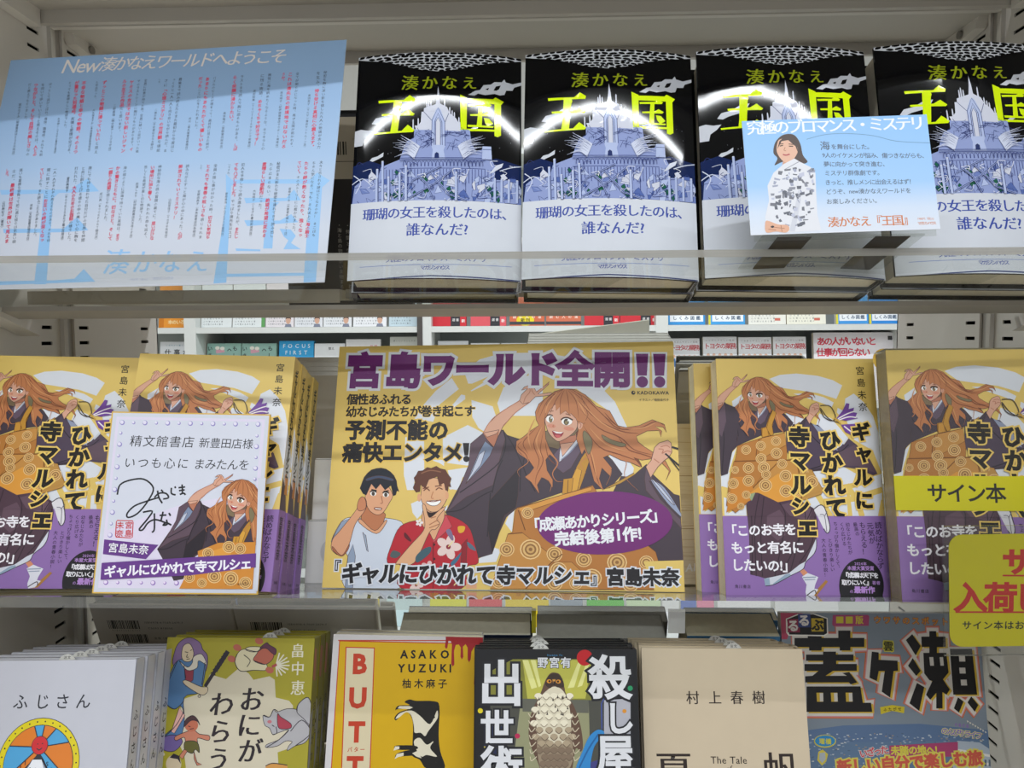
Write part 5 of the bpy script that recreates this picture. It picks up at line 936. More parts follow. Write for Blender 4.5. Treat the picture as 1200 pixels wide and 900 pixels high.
    a.fr(1040, 720, 5); a.t('#7a6ab8', 'のんびりライフ', (320, 680), (550, 712), 42, .03, out=[('#d6cf7a', .08)]); a.t('#8a5ab0', 'ぐるぐる', (390, 645), (480, 655), 24, .02)
    for i in range(8): x, y = 465+i*15, 620+i*9; a.p('#d8d2c2', [(x, y), (x+12, y+7), (x+4, y+14)])
    return a
def art_yellow_sign():
    a = Art(150, 84, [(1108, 622), (1340, 614), (1342, 750), (1112, 755.5)]); a.fr(1090, 600, 5); RD = '#c9302a'
    a.t(RD, 'サイン本', (372, 265), (1010, 262), 165, .045, sx=1.0, res=3); a.p(RD, [(376, 344), (1040, 340), (1040, 350), (376, 354)])
    a.t(RD, '入荷しました!', (135, 482), (1120, 478), 185, .036, res=3); a.p(RD, [(134, 565), (1130, 556), (1130, 566), (134, 575)])
    a.t('#2d3320', 'サイン本はおひとり様１冊', (168, 648), (830, 640), 54, .02); return a
# ------------------------------------------------------------------ objects
PAGE, PAGEL = M('#d9cfba', .8, .2, noise=.10, scale=220), M('#f0e4c2', .8, .2, noise=.10, scale=220)
def book(name, label, cat, group, W, H, T, front=None, cover='#dbbd68', rough=.4, spec=.4, coat=0., hard=True, bulge=0., band=None, band_z=(0, 0), band_col='#8c6aa9', band_spine=None, spine=None, slip=None, page=None, eps=.012, sc=1.0, brough=.5):
    root = empty(name, label, cat, group); W, H, T, b = W*sc/1000, H*sc/1000, T/1000, bulge/1000
    t = .0022 if hard else .0005; r = .004 if hard else .0012; ov = .003 if hard else .0003
    fy = lambda x, o=0.: -b*(1-min(1, abs(2*x/W))**2)-o
    n = 22 if b else 2
    def prof(o, tt, x0=-W/2, x1=W/2):
        xs = [x0+(x1-r-x0)*i/(n-1) for i in range(n)]
        out = [(x, fy(x, o)) for x in xs]+[(x1-r+math.sin(k*PI/8)*(r+o), r-math.cos(k*PI/8)*(r+o)+fy(x1-r)*math.cos(k*PI/8)) for k in range(1, 5)]+[(x1-r+math.cos(k*PI/8)*(r+o), T-r+math.sin(k*PI/8)*(r+o)) for k in range(0, 5)]+[(x0, T+o)]
        inn = [(x0, T-tt), (x1-tt, T-tt), (x1-tt, max(tt, fy(x1-tt)+tt))]+[(x, fy(x)+tt) for x in xs[::-1]]
        return out+[p for p in inn if p[0] <= x1-tt]
    cm = M(cover, rough, spec, coat, .03)
    mb = MB(); mb.prism(prof(0, t), 0, H, cm)
    surf = lambda x, y, l: (x*sc/1000-W/2, fy(x*sc/1000-W/2, l/1000), H-y*sc/1000)
    if front: front.into(mb, surf, rough, spec, coat, eps, 6 if b else 0)
    if spine: spine.into(mb, lambda x, y, l: (W/2+l/1000, r*.4+x/1000*(1-r*.8/T), H-y*sc/1000), rough, spec, coat, eps)
    mb.build('cover', root)
    pb = MB(); xs = [-W/2+ov+(W-ov-t)*i/(n-1) for i in range(n)]
    pb.prism([(x, fy(x)+t+.0002) for x in xs]+[(W/2-t-.0005, T-t-.0002), (-W/2+ov, T-t-.0002)], ov, H-ov, page or PAGE); pb.build('page_block', root)
    if band is not None:
        bm_ = MB(); bm_.prism(prof(.0004, -.0001), band_z[0], band_z[1], M(band_col, brough, spec, coat*.4, .03))
        band.into(bm_, lambda x, y, l: (x/1000-W/2, fy(x/1000-W/2, l/1000+.00042), H-y/1000), brough, spec, coat*.4, eps, 6 if b else 0); 
        if band_spine: band_spine.into(bm_, lambda x, y, l: (W/2+.00042+l/1000, r*.4+x/1000*(1-r*.8/T), H-y*sc/1000), brough, spec, 0, eps)
        bm_.build('paper_band', root)
    if slip:
        s = MB(); w = .0085; q = [(slip+w*math.cos(k*PI/10), H-.004+.011*math.sin(k*PI/10)) for k in range(11)]
        s.prism([(x, z-.0035) for x, z in q], T*.5, T*.5+.0004, M('#d3d2d0', .6), 'y'); a = Art(20, 12); a.t('#2a2a2a', '注文', (7, 5.6), (13, 5.6), 2.6, .01)
        a.into(s, lambda x, y, l: (slip-.01+x/1000, T*.5-l/1000, H+.0065-y/1000)); s.build('order_slip', root)
    return root
def pile(root, base, n, T, label_fn, dz=0., jit=.6, lean=16, rnd=None):
    """copies behind the front book, each pushed back by its thickness"""
    x, y, h, ln, yw, rl = base; pose(root, *base); R = rnd or random.Random(int(abs(x))+1); out = [root]
    for k in range(1, n):
        c = copy_thing(root, label_fn(k)); M0 = root.matrix_world.copy()
        c.matrix_world = M0 @ Matrix.Translation((R.uniform(-jit, jit)/1000*2, T*k*1.02/1000, dz*k/1000)); out.append(c)
    return out
ORD = ['front', 'second', 'third', 'fourth', 'fifth', 'sixth']
# ---- upper shelf: the black castle books
bk = art_castle()
cband = art_castle_band()
castle = book('book', 'front black castle book of the leftmost pile on the upper shelf', 'book', 'black castle books', 134, 194, 25, bk, '#0a0a0c', .05, .16, 0, True, 8, cband, (.0, .0637), '#c9cdd7', eps=.02, brough=.3)
rear_castle = book('book', 'rear black castle book in the leftmost pile on the upper shelf', 'book', 'black castle books', 134, 194, 25, bk, '#0a0a0c', .05, .16, 0, True, 0, cband, (.0, .0637), '#c9cdd7', eps=.02, brough=.3)
CP = [(-77.5, 573.8, 41.1, 15.9, 2.3, .6), (56.7, 568.4, 40.4, 16.5, .6, 1.1), (195, 567.5, 40.2, 16.3, .5, 1.0), (336, 567, 40.8, 16.2, .4, 1.0)]
WHO = ['leftmost pile', 'second pile from the left', 'pile behind the photo card', 'rightmost pile']
for i, p in enumerate(CP):
    r = castle if i == 0 else copy_thing(castle, f'front black castle book of the {WHO[i]} on the upper shelf')
    pose(r, *p); c = rear_castle if i == 0 else copy_thing(rear_castle, f'rear black castle book in the {WHO[i]} on the upper shelf')
    c.matrix_world = r.matrix_world @ Matrix.Translation(((-.002, .0015, -.001, .002)[i], .0256, -.0005))
# ---- the blue notice
def gradient(name, W, H, stops, rough=.45):
    m = bpy.data.materials.new(name); m.use_nodes = True; nt = m.node_tree; b = nt.nodes['Principled BSDF']; b.inputs['Roughness'].default_value = rough; b.inputs['Specular IOR Level'].default_value = .3
    tc = nt.nodes.new('ShaderNodeTexCoord'); sp = nt.nodes.new('ShaderNodeSeparateXYZ'); mr = nt.nodes.new('ShaderNodeMapRange'); mr.inputs[1].default_value = 0; mr.inputs[2].default_value = H
    cr_ = nt.nodes.new('ShaderNodeValToRGB'); el = cr_.color_ramp.elements
    while len(el) < len(stops): el.new(.5)
    for e_, (pos, c) in zip(el, stops): e_.position = pos; e_.color = lin(c)
    nt.links.new(tc.outputs['Object'], sp.inputs[0]); nt.links.new(sp.outputs[2], mr.inputs[0]); nt.links.new(mr.outputs[0], cr_.inputs[0]); nt.links.new(cr_.outputs[0], b.inputs['Base Color']); return m
def board(name, label, cat, W, H, T, mat, art, back='#c9c6c0', rough=.4, rad_=0., sc=1., eps=.012, spec=.35):
    W, H, T = W/1000, H/1000, T/1000; mb = MB(); pr = []
    if rad_:
        for cx, cz, a0 in ((W/2-rad_, rad_, -90), (W/2-rad_, H-rad_, 0), (-W/2+rad_, H-rad_, 90), (-W/2+rad_, rad_, 180)): pr += [(cx+rad_*math.cos(rad(a0+k*15)), cz+rad_*math.sin(rad(a0+k*15))) for k in range(7)]
    else: pr = [(-W/2, 0), (W/2, 0), (W/2, H), (-W/2, H)]
    n = len(pr); vs = [(x, 0, z) for x, z in pr]+[(x, T, z) for x, z in pr]
    mb.add(vs, [tuple(range(n))], mat); mb.add(vs, [tuple(range(n, 2*n))[::-1]]+[(i, i+n, (i+1) % n+n, (i+1) % n) for i in range(n)], M(back, .6))
    if art: art.into(mb, lambda x, y, l: (x*sc/1000-W/2, -l/1000, H-y*sc/1000), rough, spec, 0, eps)
    o = mb.build(name); return tag(o, label, cat)
nt_ = board('notice', 'large pale blue paper notice with columns of black and red print on the upper shelf', 'notice', 297, 210, .6, gradient('notice_blue', .297, .21, [(0, '#c9ccd8'), (.22, '#c4cbda'), (.5, '#a0bbdc'), (.75, '#8eadd2'), (1, '#86a4c6')]), art_notice(), '#cfd6e0')
pose(nt_, -303.5, 560.5, 38.2, 18.2, -5, -.5)
# ---- the photo card on its clear stand
cd = board('photo_card', 'light blue card with a photo of a person in a patterned shirt', 'card', 134*.9327, 88*.9327, .5, gradient('card_blue', .125, .082, [(0, '#d5dae6'), (.2, '#c9d6ea'), (.42, '#9fc4ee'), (1, '#8fbcec')]), art_card(), sc=.9327)
pose(cd, 206.8, 507, 67.0, 13.1, 0, -1.4)
st = empty('card_stand', 'clear card stand with two black strips under the photo card', 'card stand')
def slopeq(y): return H0+.0575-.287*(y-.519)+.0034
def lying(mb, xa, xb, ya, yb, up, m, t=.0012):
    za, zb = slopeq(ya)+up, slopeq(yb)+up; vs = [(xa, ya, za), (xb, ya, za), (xb, yb, zb), (xa, yb, zb)]; vs += [(x, y, z+t) for x, y, z in vs]
    mb.add(vs, [(0, 3, 2, 1), (4, 5, 6, 7), (0, 1, 5, 4), (1, 2, 6, 5), (2, 3, 7, 6), (3, 0, 4, 7)], m)
xs = [at(x, 279, .507).x for x in (893, 911, 951, 1026, 1067, 1083)]
mb = MB(); lying(mb, xs[0], xs[5], .506, .566, 0, ACR, .001); mb.build('clear_plate', st)
pl = MB().box(-.06, .06, .0008, .0018, -.004, .06, ACR).build('back_plate', st); pl.matrix_world = cd.matrix_world.copy()
for i in (1, 3): s = MB(); lying(s, xs[i], xs[i+1], .507, .566, -.0006, M('#2b2624', .5), .0005); s.build('black_strip', st)
# ---- middle shelf: yellow paperbacks
gcov, gband = art_cover(), art_band()
gyaru = book('book', 'front yellow paperback of the pile right of the big illustrated board', 'book', 'yellow paperbacks', 128, 188, 18.5, gcov, YEL, .38, .4, 0, False, 0, gband, (0, .062), '#8c6aa9', spine=art_spine(18.5), band_spine=art_band_spine(18.5), page=PAGEL)
p1 = pile(gyaru, (211.2, 570, -204.2, 12.7, 1.7, .3), 1, 19, None)
def yb(label, base): return pose(copy_thing(gyaru, label), *base)
yb('rear yellow paperback peeking out left of the book beside the wooden box', (197.5, 592, -208.5, 13.5, 2, .6))
l2 = yb('front yellow paperback behind the signed white board', (-264.6, 541.5, -191.6, 20.5, 3, 1.6))
for k in range(1, 4):
    c = copy_thing(gyaru, f'{ORD[k]} yellow paperback in the pile behind the signed white board'); c.matrix_world = l2.matrix_world @ Matrix.Translation(((.0012, .001, .0022)[k-1], .0188*k, (-.0005, -.001, -.0005)[k-1]))
l1 = yb('yellow paperback at the far left end of the middle shelf', (-397.0, 559, -197.0, 16, 5, 1.5))
c = copy_thing(gyaru, 'rear yellow paperback at the far left end of the middle shelf'); c.matrix_world = l1.matrix_world @ Matrix.Translation((.001, .0188, 0))
sg = yb('shrink-wrapped yellow paperback with a yellow signed-copy band, rightmost on the middle shelf', (332.8, 540, -197.2, 11.8, -2, -.2))
GR2 = [(1036.4, 411), (1241, 411), (1271, 708), (1056, 707)]
a = Art(128, 188, GR2, clip=(0, 96, 128, 122)); a.fr(1020, 400, 2.433); a.mm = True; a.p('#d6cc00', [(0, 96), (128, 96), (128, 121.5), (0, 121.5)]); a.t('#26241a', 'サイン本', (23, 108.6), (79, 108.6), 15, .02)
mb = MB(); mb.box(-.0645, .0645, -.0012, .0002, .0665, .092, M('#d6cc00', .45)); a.into(mb, lambda x, y, l: (x/1000-.064, -.00122-l/1000, .188-y/1000)); mb.build('signed_copy_band', sg)
FILM = acrylic('shrink_film', '#f6f6f4', .02, '#c9c9c9', 1.25, .08)
fm = MB().prism([(-.0652, -.0022), (.0652, -.0022), (.0652, .0197), (-.0652, .0197)], -.0008, .1888, FILM); fm.build('shrink_wrap', sg)
# ---- big illustrated board, signed board
po = board('display_board', 'big yellow board illustrated with three young people and purple headline', 'display board', 297, 210, 3, M(YEL, .4, noise=.03), art_poster(), '#d8d2c4'); pose(po, -29.5, 592, -207.4, 18.5, -3.2, -.7)
sh = board('signed_board', 'gold-edged white board with handwriting and a drawn woman before the left pile', 'signed board', 121, 136, 1.8, M('#d3d5e2', .55), art_signed(), '#cfa94e'); pose(sh, -268.2, 532.6, -191.2, 14, 4.6, 1.7)
# ---- small boxes
def small_box(label, x, y, h, wood=False):
    root = empty('white_box' if not wood else 'wooden_box', label, 'box', 'small white boxes' if not wood else None); W, H, T = (.086, .0555, .03) if not wood else (.100, .142, .03)
    a = Art(W*1000, H*1000)
    if wood:
        R = random.Random(4)
        for k in range(46): yy = R.uniform(2, 140); a.l(R.choice(['#d8c294', '#dfc99e', '#d2b988', '#ecdab4']), [(0, yy), (30, yy+R.uniform(-2, 2)), (65, yy+R.uniform(-2, 2)), (100, yy+R.uniform(-1, 1))], R.uniform(.2, .6))
        for yy in (47, 94): a.l('#b89c6e', [(0, yy), (100, yy)], .5, sm=0)
        a.t('#f4efe2', 'AM', (80, 128), (94, 127), 9, .03, shear=.2)
        m = M('#e6d4ac', .55, noise=.12, scale=25)
    else:
        m = M('#f4f4f6', .5, noise=.03); a.e('#c4c4c8', 22, 28, 9, 11, n=24); a.e('#dadade', 21.3, 28, 8.4, 10.3, n=24); a.l('#a2a2a6', [(0, .4), (86, .4)], .4, sm=0)
    e = .0006; pr = [(-W/2+e, 0), (W/2-e, 0), (W/2, e), (W/2, T-e), (W/2-e, T), (-W/2+e, T), (-W/2, T-e), (-W/2, e)]
    b = MB().prism(pr, 0, H, m); a.into(b, lambda x, y, l: (x/1000-W/2, -l/1000, H-y/1000)); b.build('body', root)
    lid = MB().box(-W/2+.001, W/2-.001, .001, T-.001, H, H+.0006, m); lid.build('lid', root)
    return pose(root, x, y, h, 15, 0, 0)
pa, pb_ = at(357, 688, .652), at(829, 690, .652)
small_box('lower of two small white boxes stacked left of the big board', (pa.x+.043)*1000, 652, -223)
small_box('upper of two small white boxes stacked left of the big board', (pa.x+.046)*1000, 667, -223+54.5)
small_box('pale wooden box between the big board and the right paperbacks', (pb_.x-.05)*1000, 645, -220, True)
# ---- yellow announcement in a clear sleeve
ys = board('announcement_card', 'bright yellow card with red lettering hanging at the right shelf edge', 'card', 150, 78, .5, M('#d3c800', .4, noise=.02), None, '#b8ae00', rad_=.009)
q0 = at(1111, 755.5, .512); pose(ys, q0.x*1000+75.5, 512, (q0.z-H0)*1000, 3, 1, -.8)
a = art_yellow_sign(); b = MB(); a.into(b, lambda x, y, l: (x/1000-.075, -l/1000-.0001, (84-y)/1000*78/84)); b.build('lettering', ys)
b = MB(); b.box(-.079, .079, -.0009, .0011, -.006, .084, FILM); b.build('clear_sleeve', ys); b = MB(); b.box(-.02, .02, .0012, .010, .045, .050, ACE); b.build('shelf_clip', ys)
# ---- lowest row
f = book('book', 'front white book with a round mountain badge in the leftmost low pile', 'book', 'white mountain badge books', 130, 188, 15, art_mountain(), '#bcbdc8', .22, .5, .15, True, 1, spine=art_mountain_spine(15), slip=.006, eps=.03)
pile(f, (-375.4, 503.4, -433.5, 16, 1.2, -.5), 6, 16.0, lambda k: f'{ORD[k]} white mountain badge book in the leftmost low pile', jit=1.2)
f = book('book', 'front olive book with folk-tale figures in the low row', 'book', 'olive folk-tale books', 128, 188, 19, art_demon(), '#9f962d', .4, .4, 0, True, 0, spine=art_demon_spine(19), slip=.022)
pile(f, (-255.9, 567.5, -441.5, 16, 1.2, .5), 3, 19.5, lambda k: f'{ORD[k]} olive folk-tale book in its low pile', jit=2)
f = book('book', 'front yellow book with a cow and dripping red corner in the low row', 'book', 'yellow cow books', 128, 188, 20, art_butter(), '#c7c3c6', .45, .4, 0, False)
pile(f, (-112.3, 564, -437, 16, 1.2, 1.25), 2, 20.5, lambda k: f'{ORD[k]} yellow cow book behind the front one', jit=1)
f = book('book', 'front black book with a hawk between big white characters', 'book', 'black hawk books', 128, 188, 14, art_owl(), '#101014', .35, .45, .1, True, slip=-.012)
pile(f, (17, 525, -431, 16, 1.2, 0), 5, 14.3, lambda k: f'{ORD[k]} black hawk book in its low pile', jit=1.5)
f = book('book', 'front cream book with thin dark characters in the low row', 'book', 'cream books', 131, 188, 16, art_cream(), '#c3b39b', .38, .4, 0, True, 1, slip=.012, eps=.03)
pile(f, (151, 544.4, -437.5, 16, 1.2, .5), 4, 16.9, lambda k: f'{ORD[k]} cream book in its low pile', jit=1.2)
ma = board('magazine', 'travel magazine with huge outlined black characters at the lower right', 'magazine', 210*.866, 257*.866, 9, M('#7c8794', .35), art_magazine(), '#c9c6c0', sc=.866); pose(ma, 316.7, 635.5, -476.2, 11.5, 1.2, .25)
mr = MB().prism([(.60, H0-.471), (.72, H0-.497), (.72, H0-.55), (.60, H0-.55)], .224, .425, M('#bdbab3', .5), 'x').build('display_riser'); tag(mr, 'low riser under the travel magazine', 'display riser')
# ---- books on the reverse side, their backs or tops towards us
def reverse_book(label, px0, px1, py, Yt, T, cover, page, art=None, lean=-20, H=188, group='books on the reverse side', rough=.45, hard=True):
    A_, B_ = at(px0, py, Yt), at(px1, py, Yt); W = (B_.x-A_.x)*1000
    r = book('book', label, 'book', group, W, H, T, art, cover, rough, .4, 0, hard, page=M(page, .8, .2, noise=.1, scale=220))
    l = rad(lean); return pose(r, (A_.x+B_.x)*500, Yt*1000-math.sin(l)*H, (A_.z+B_.z)*500-H0*1000-math.cos(l)*H, lean, 0, 0)
def back_art(W=131):
    a = Art(W, 188); R = random.Random(8)
    for y0, hh in ((20, 11), (38, 11)):
        x = 14 if y0 < 30 else 19
        while x < (46 if y0 < 30 else 51): w = R.uniform(.4, 1.5); a.p('#1d1a18', [(x, y0), (x+w, y0), (x+w, y0+hh), (x, y0+hh)]); x += w+R.uniform(.3, 1.1)
    a.t('#4a4642', 'ISBN978-4-7569-2479-7', (52, 22.5), (92, 22.5), 3.2, .005); a.t('#4a4642', 'C0093 ¥1800E', (54, 30), (80, 30), 3.2, .005); a.t('#4a4642', '9784756924797', (16, 33), (46, 33), 2.4, .0); a.t('#4a4642', '定価（本体1800円+税）', (58, 43), (96, 43), 3.2, .005); return a
reverse_book('grey-backed book with barcodes at the left behind the lowest row', 103.7, 271, 709, .716, 13, '#e2dcd1', '#b9bdb3', back_art())
reverse_book('grey-backed book with barcodes right of its twin behind the lowest row', 273, 441, 711, .716, 13, '#e2dcd1', '#b9bdb3', back_art())
reverse_book('narrow pale book behind the yellow cow books', 444, 462, 712, .705, 9, '#d9d3c8', '#c8c2b6')
for i, (x0, x1, y, Yt, T, c, pg, lb) in enumerate([(467, 622, 744, .668, 30, '#26304a', '#d0caba', 'nearer dark blue book seen from above behind the yellow cow book'), (476, 624, 727, .702, 20, '#26304a', '#d0caba', 'farther dark blue book seen from above behind the yellow cow book'), (629, 781, 748, .668, 32, '#9d9c98', '#b9b8b3', 'nearer grey book seen from above behind the black hawk books'), (630, 783, 728, .704, 22, '#9d9c98', '#b9b8b3', 'farther grey book seen from above behind the black hawk books'), (805, 915, 746, .668, 32, '#2f6a94', '#c6c0a9', 'nearer blue book seen from above behind the cream books'), (805, 913, 727, .702, 18, '#2f6a94', '#c6c0a9', 'farther blue book seen from above behind the cream books')]):
    reverse_book(lb, x0, x1, y, Yt, T, c, pg, hard=False)
lb = MB(); A_, B_ = at(783, 742, .66), at(803, 714, .66); lb.box(A_.x, B_.x, .66, .6608, A_.z, B_.z, M('#f4f6f8', .5)); tag(lb.build('shelf_label'), 'white label strip between the grey and blue reverse side books', 'label')
lb = MB(); A_, B_ = at(623, 742, .662), at(628, 713, .662); lb.box(A_.x, B_.x, .662, .6628, A_.z, B_.z, M('#cfc234', .5)); tag(lb.build('shelf_label'), 'narrow yellow label strip behind the black hawk books', 'label')
for k in range(4): reverse_book(f'{ORD[k]} grey book in the reverse stack left of the big board', 338-k*2, 470, 440-k*5.6, .725+k*.0118, 11.5, '#d9d5cf' if k else '#d2cdc6', '#cfccc7', hard=False)
for k in range(4): reverse_book(f'{ORD[k]} grey thin book in the reverse stack above the big board', 618+k*.5, 790-k*2, 403-k*3.2, .716+k*.0082, 8, '#cfccc4', '#c9c7c0', hard=False)
A_, B_, D_ = at(619, 393, .752), at(761, 375, .764), at(761, 391, .752)
fp = MB(); vs = [A_, D_, B_, A_+Vector((0, .004, .0006)), D_+Vector((0, .004, .0006)), B_+Vector((0, .004, .0006))]; fp.add(vs, [(0, 1, 2), (3, 5, 4), (0, 3, 4, 1), (1, 4, 5, 2), (2, 5, 3, 0)], M('#e2dfd0', .6)); tag(fp.build('raised_book_cover'), 'raised pale flap on top of the grey reverse stack', 'paper flap')
ba = Art(131, 188)
for k in range(16): ba.p('#26241f', [(20+k*2, 40), (21+k*2+(k % 3)*.3, 40), (21+k*2+(k % 3)*.3, 52), (20+k*2, 52)])
ba.t('#3a3733', '1910', (20, 56), (32, 56), 4, .0); ba.p('#6d6a66', [(0, 0), (131, 0), (131, 2), (0, 2)])
for k in range(2): reverse_book(['nearer', 'farther'][k]+' dark-edged grey book beside the wooden box on the reverse side', 796, 948, 433-k*9, .70+k*.017, 17, '#6a6864' if k else '#b5b2ab', '#b5b2a6', ba if k == 0 else None)
# a book with its back towards us in the gap between the notice and the castle books
ra = Art(120, 188); ra.p('#b3a793', [(0, 0), (120, 0), (120, 70), (0, 70)]); ra.p('#15141a', [(0, 0), (120, 0), (120, 6), (0, 6)]); ra.p('#27211f', [(0, 62), (120, 62), (120, 188), (0, 188)])
for k in range(9):
    ra.p('#2b2622', [(40+k*2.6, 28), (41+k*2.6+(k % 2)*.6, 28), (41+k*2.6+(k % 2)*.6, 40), (40+k*2.6, 40)])
ra.l('#4a433c', [(0, 46), (120, 46)], .4, sm=0); ra.t('#2b2622', 'ISBN978-4', (68, 26), (86, 26), 3, .0); ra.t('#2b2622', 'C0093', (70, 32), (80, 32), 3, .0)
for x, s in ((52, '・海と島の物語がいま始まる'), (60, '・仲間と歩む冒険のこと'), (68, '・言えない秘密をかかえて'), (76, '・少年たちの航海の記録')): ra.t('#a39c92', s, (x, 102), (x, 165), 4.4, .0, vert=True)
rb = book('book', 'beige and dark brown book back seen between the notice and the castle books', 'book', 'books on the reverse side', 120, 188, 20, ra, '#27211f', .45); qb = at(402, 131, .70); pose(rb, qb.x*1000, 716, (qb.z-H0)*1000-186, -5, 0, 0)
# ------------------------------------------------------------------ the distant bookcase
FY = 2.82
bc = empty('bookcase', 'tall white bookcase across the far aisle', 'bookcase', loc=(0, FY, 0)); bM = Matrix.Translation((0, -FY, 0))
WHT_ = M('#d2d5d3', .5, noise=.02); GRY = M('#a8adab', .6, noise=.02)
def bpart(mb, n): o = mb.build(n); o.parent = bc; o.matrix_parent_inverse = bM; return o
bx0, bx1 = -2.3, 2.3; HB = [at(600, 382, FY).z-H0, at(600, 382, FY).z-H0-.292]; HB = [HB[0]+.66, HB[0]+.33, HB[0], HB[0]-.292, HB[0]-.58]
bpart(MB().box(bx0, bx1, FY+.26, FY+.28, .25, H0+.75, GRY), 'back_panel')
for h in HB: bpart(MB().box(bx0, bx1, FY-.01, FY+.26, H0+h-.022, H0+h, WHT_), 'shelf_board')
for px, w in ((224.5, .045), (500, .04), (775, .045), (1062, .03), (-60, .045), (1345, .045)):
    X = at(px, 400, FY).x; bpart(MB().box(X-w/2, X+w/2, FY-.012, FY+.26, .25, H0+.75, WHT_), 'upright')
X = at(494.5, 390, FY).x; bpart(MB().box(X-.016, X+.004, FY-.016, FY-.012, H0-.3, H0+.3, M('#4b4744', .5)), 'shelf_talker_strip')
bpart(MB().box(bx0, bx1, 2.46, FY+.28, 0, .36, WHT_), 'base_cabinet')
def far_book(label, x0, x1, y0, h0, col, art=None, Y=FY+.03, H=None, T=.02, lean=8, name='book', grp='books on the distant bookcase'):
    A_, B_ = at(x0, y0, Y), at(x1, y0, Y); W = (B_.x-A_.x); Hh = H or (A_.z-H0-h0)
    r = empty(name, label, 'book' if name == 'book' else 'magazine', grp); mb = MB(); mb.box(-W/2, W/2, 0, .0006, 0, Hh, M(col, .45)); mb.box(-W/2, W/2, T-.0006, T, 0, Hh, M(col, .45)); mb.box(W/2-.0006, W/2, 0, T, 0, Hh, M(col, .45))
    if art: art(W*1000, Hh*1000).into(mb, lambda x, y, l: (x/1000-W/2, -l/1000, Hh-y/1000), eps=.06)
    mb.build('cover', r); MB().box(-W/2+.0005, W/2-.0006, .0006, T-.0006, .001, Hh-.001, PAGE).build('page_block', r)
    return pose(r, (A_.x+B_.x)*500, (Y-.001)*1000, h0*1000, lean, 0, 0)
def words(items, base=None, extra=None):
    def f(W, H):
        a = Art(W, H)
        if extra: extra(a, W, H)
        for s, c, x0, x1, y, z, b in items: a.t(c, s, (W*x0, y), (W*x1, y), z, b)
        return a
    return f
h1 = HB[2]+.001; h2 = HB[3]+.001
ROW = [('orange book', 184, 221, '#e0912a', 'o'), ('white book beside the far post', 234, 270, '#d9dedf', 'w'), ('white book with green corner', 271, 309, '#d9dedf', 'g'), ('white book with a small pink portrait', 310, 343, '#dcd6da', 'f'), ('white book with a small portrait', 344, 377, '#d6d8dd', 'f'), ('white book with a blond portrait', 378, 411, '#d9dbdf', 'f'), ('white book with a dark-haired portrait', 413, 452, '#dfe0e4', 'f'), ('pale blue-grey book', 455, 491, '#b9cbd4', 'b'), ('red and black book right of the far post', 505, 546, '#c3202e', 'r'), ('pinkish red and black book', 551, 593, '#d0505a', 'r'), ('orange red book with yellow disc', 597, 638, '#c9623c', 'y'), ('orange red book', 640, 681, '#c96a4a', 'm'), ('red and black book', 685, 726, '#c3202e', 'r'), ('red and black book left of the right post', 727, 771, '#c3202e', 'r'), ('blue book with a yellow edge', 781, 827, '#2f8fd0', 'u'), ('blue book with pale top', 831, 874, '#3f9ad6', 'u'), ('white book with small red print', 878, 922, '#e3e2da', 'p'), ('white book with yellow edge', 923, 969, '#e6e4d6', 'p'), ('blue and white book', 981, 1019, '#3f95d8', 'u'), ('blue book at the right end', 1020, 1056, '#2d86d2', 'u')]
def row_art(k):
    def f(W, H):
        a = Art(W, H); R = random.Random(W*7+H); D = '#3f4850'
        a.p({'r': '#2a2a30', 'u': '#e8ecf0'}.get(k, '#e9e9e6'), [(W*(.55 if k == 'r' else .1), H-40), (W*(.82 if k == 'r' else .95), H-40), (W*(.82 if k == 'r' else .95), H-(0 if k == 'r' else 12)), (W*(.55 if k == 'r' else .1), H-(0 if k == 'r' else 12))]) if k in 'ru' else None
        if k == 'o': a.t('#f0d8a0', '本のいろは', (W*.3, H-22), (W*.95, H-22), 18, .03); a.p('#c9781a', [(0, H-40), (20, H-40), (20, H), (0, H)])
        if k in 'wgfbp':
            for i in range(3): a.t(D if i else '#6a7a84', '心を整える本と暮らす'[:7+i], (8, H-34+i*11), (W*.72, H-34+i*11), 7, .0)
        if k == 'g': a.p('#5d9a5a', [(W-14, H-40), (W, H-40), (W, H), (W-14, H)])
        if k == 'f': a.e('#caa08a', W*.8, H-26, 10, 14); a.p('#3a2a26', [(W*.8-12, H-28), (W*.8-8, H-42), (W*.8+8, H-42), (W*.8+12, H-28), (W*.8+6, H-34), (W*.8-6, H-34)]); a.p('#7a7f90', [(W*.8-14, H), (W*.8-10, H-12), (W*.8+10, H-12), (W*.8+14, H)])
        if k == 'y': a.e('#e0cc1c', W*.45, H-22, 34, 22); a.t('#3a3010', '新刊', (W*.3, H-22), (W*.6, H-22), 16, .02)
        if k in 'my':
            a.t('#f0dcd0', '読む人の道', (W*.05, H-34), (W*.95, H-34), 13, .02); a.p('#3a3a40', [(0, H-16), (W, H-16), (W, H-4), (0, H-4)])
        if k == 'r': a.t('#e8dcd8', '新', (W*.84, H-20), (W*.98, H-20), 14, .02); a.t('#d8d8d8', '選書', (W*.58, H-24), (W*.8, H-24), 12, .01)
        if k == 'u': a.t('#2a4a6a', 'しくみ図鑑', (W*.15, H-26), (W*.9, H-26), 16, .02); a.p('#d8d040', [(0, H-40), (8, H-40), (8, H), (0, H)])
        if k == 'p': a.p('#c86a5a', [(W*.7, H-24), (W*.85, H-24), (W*.85, H-14), (W*.7, H-14)])
        return a
    return f
for lb, x0, x1, c, k in ROW: far_book(lb+' on the distant upper shelf', x0, x1, 330, h1, c, row_art(k), H=.188)
red3 = [('あの人がいないと', '#c8324a', .05, .78, 34, 34, .03), ('仕事が回らない', '#c8324a', .04, .70, 76, 34, .03), ('を終わらせる', '#c8324a', .04, .62, 118, 34, .03)]
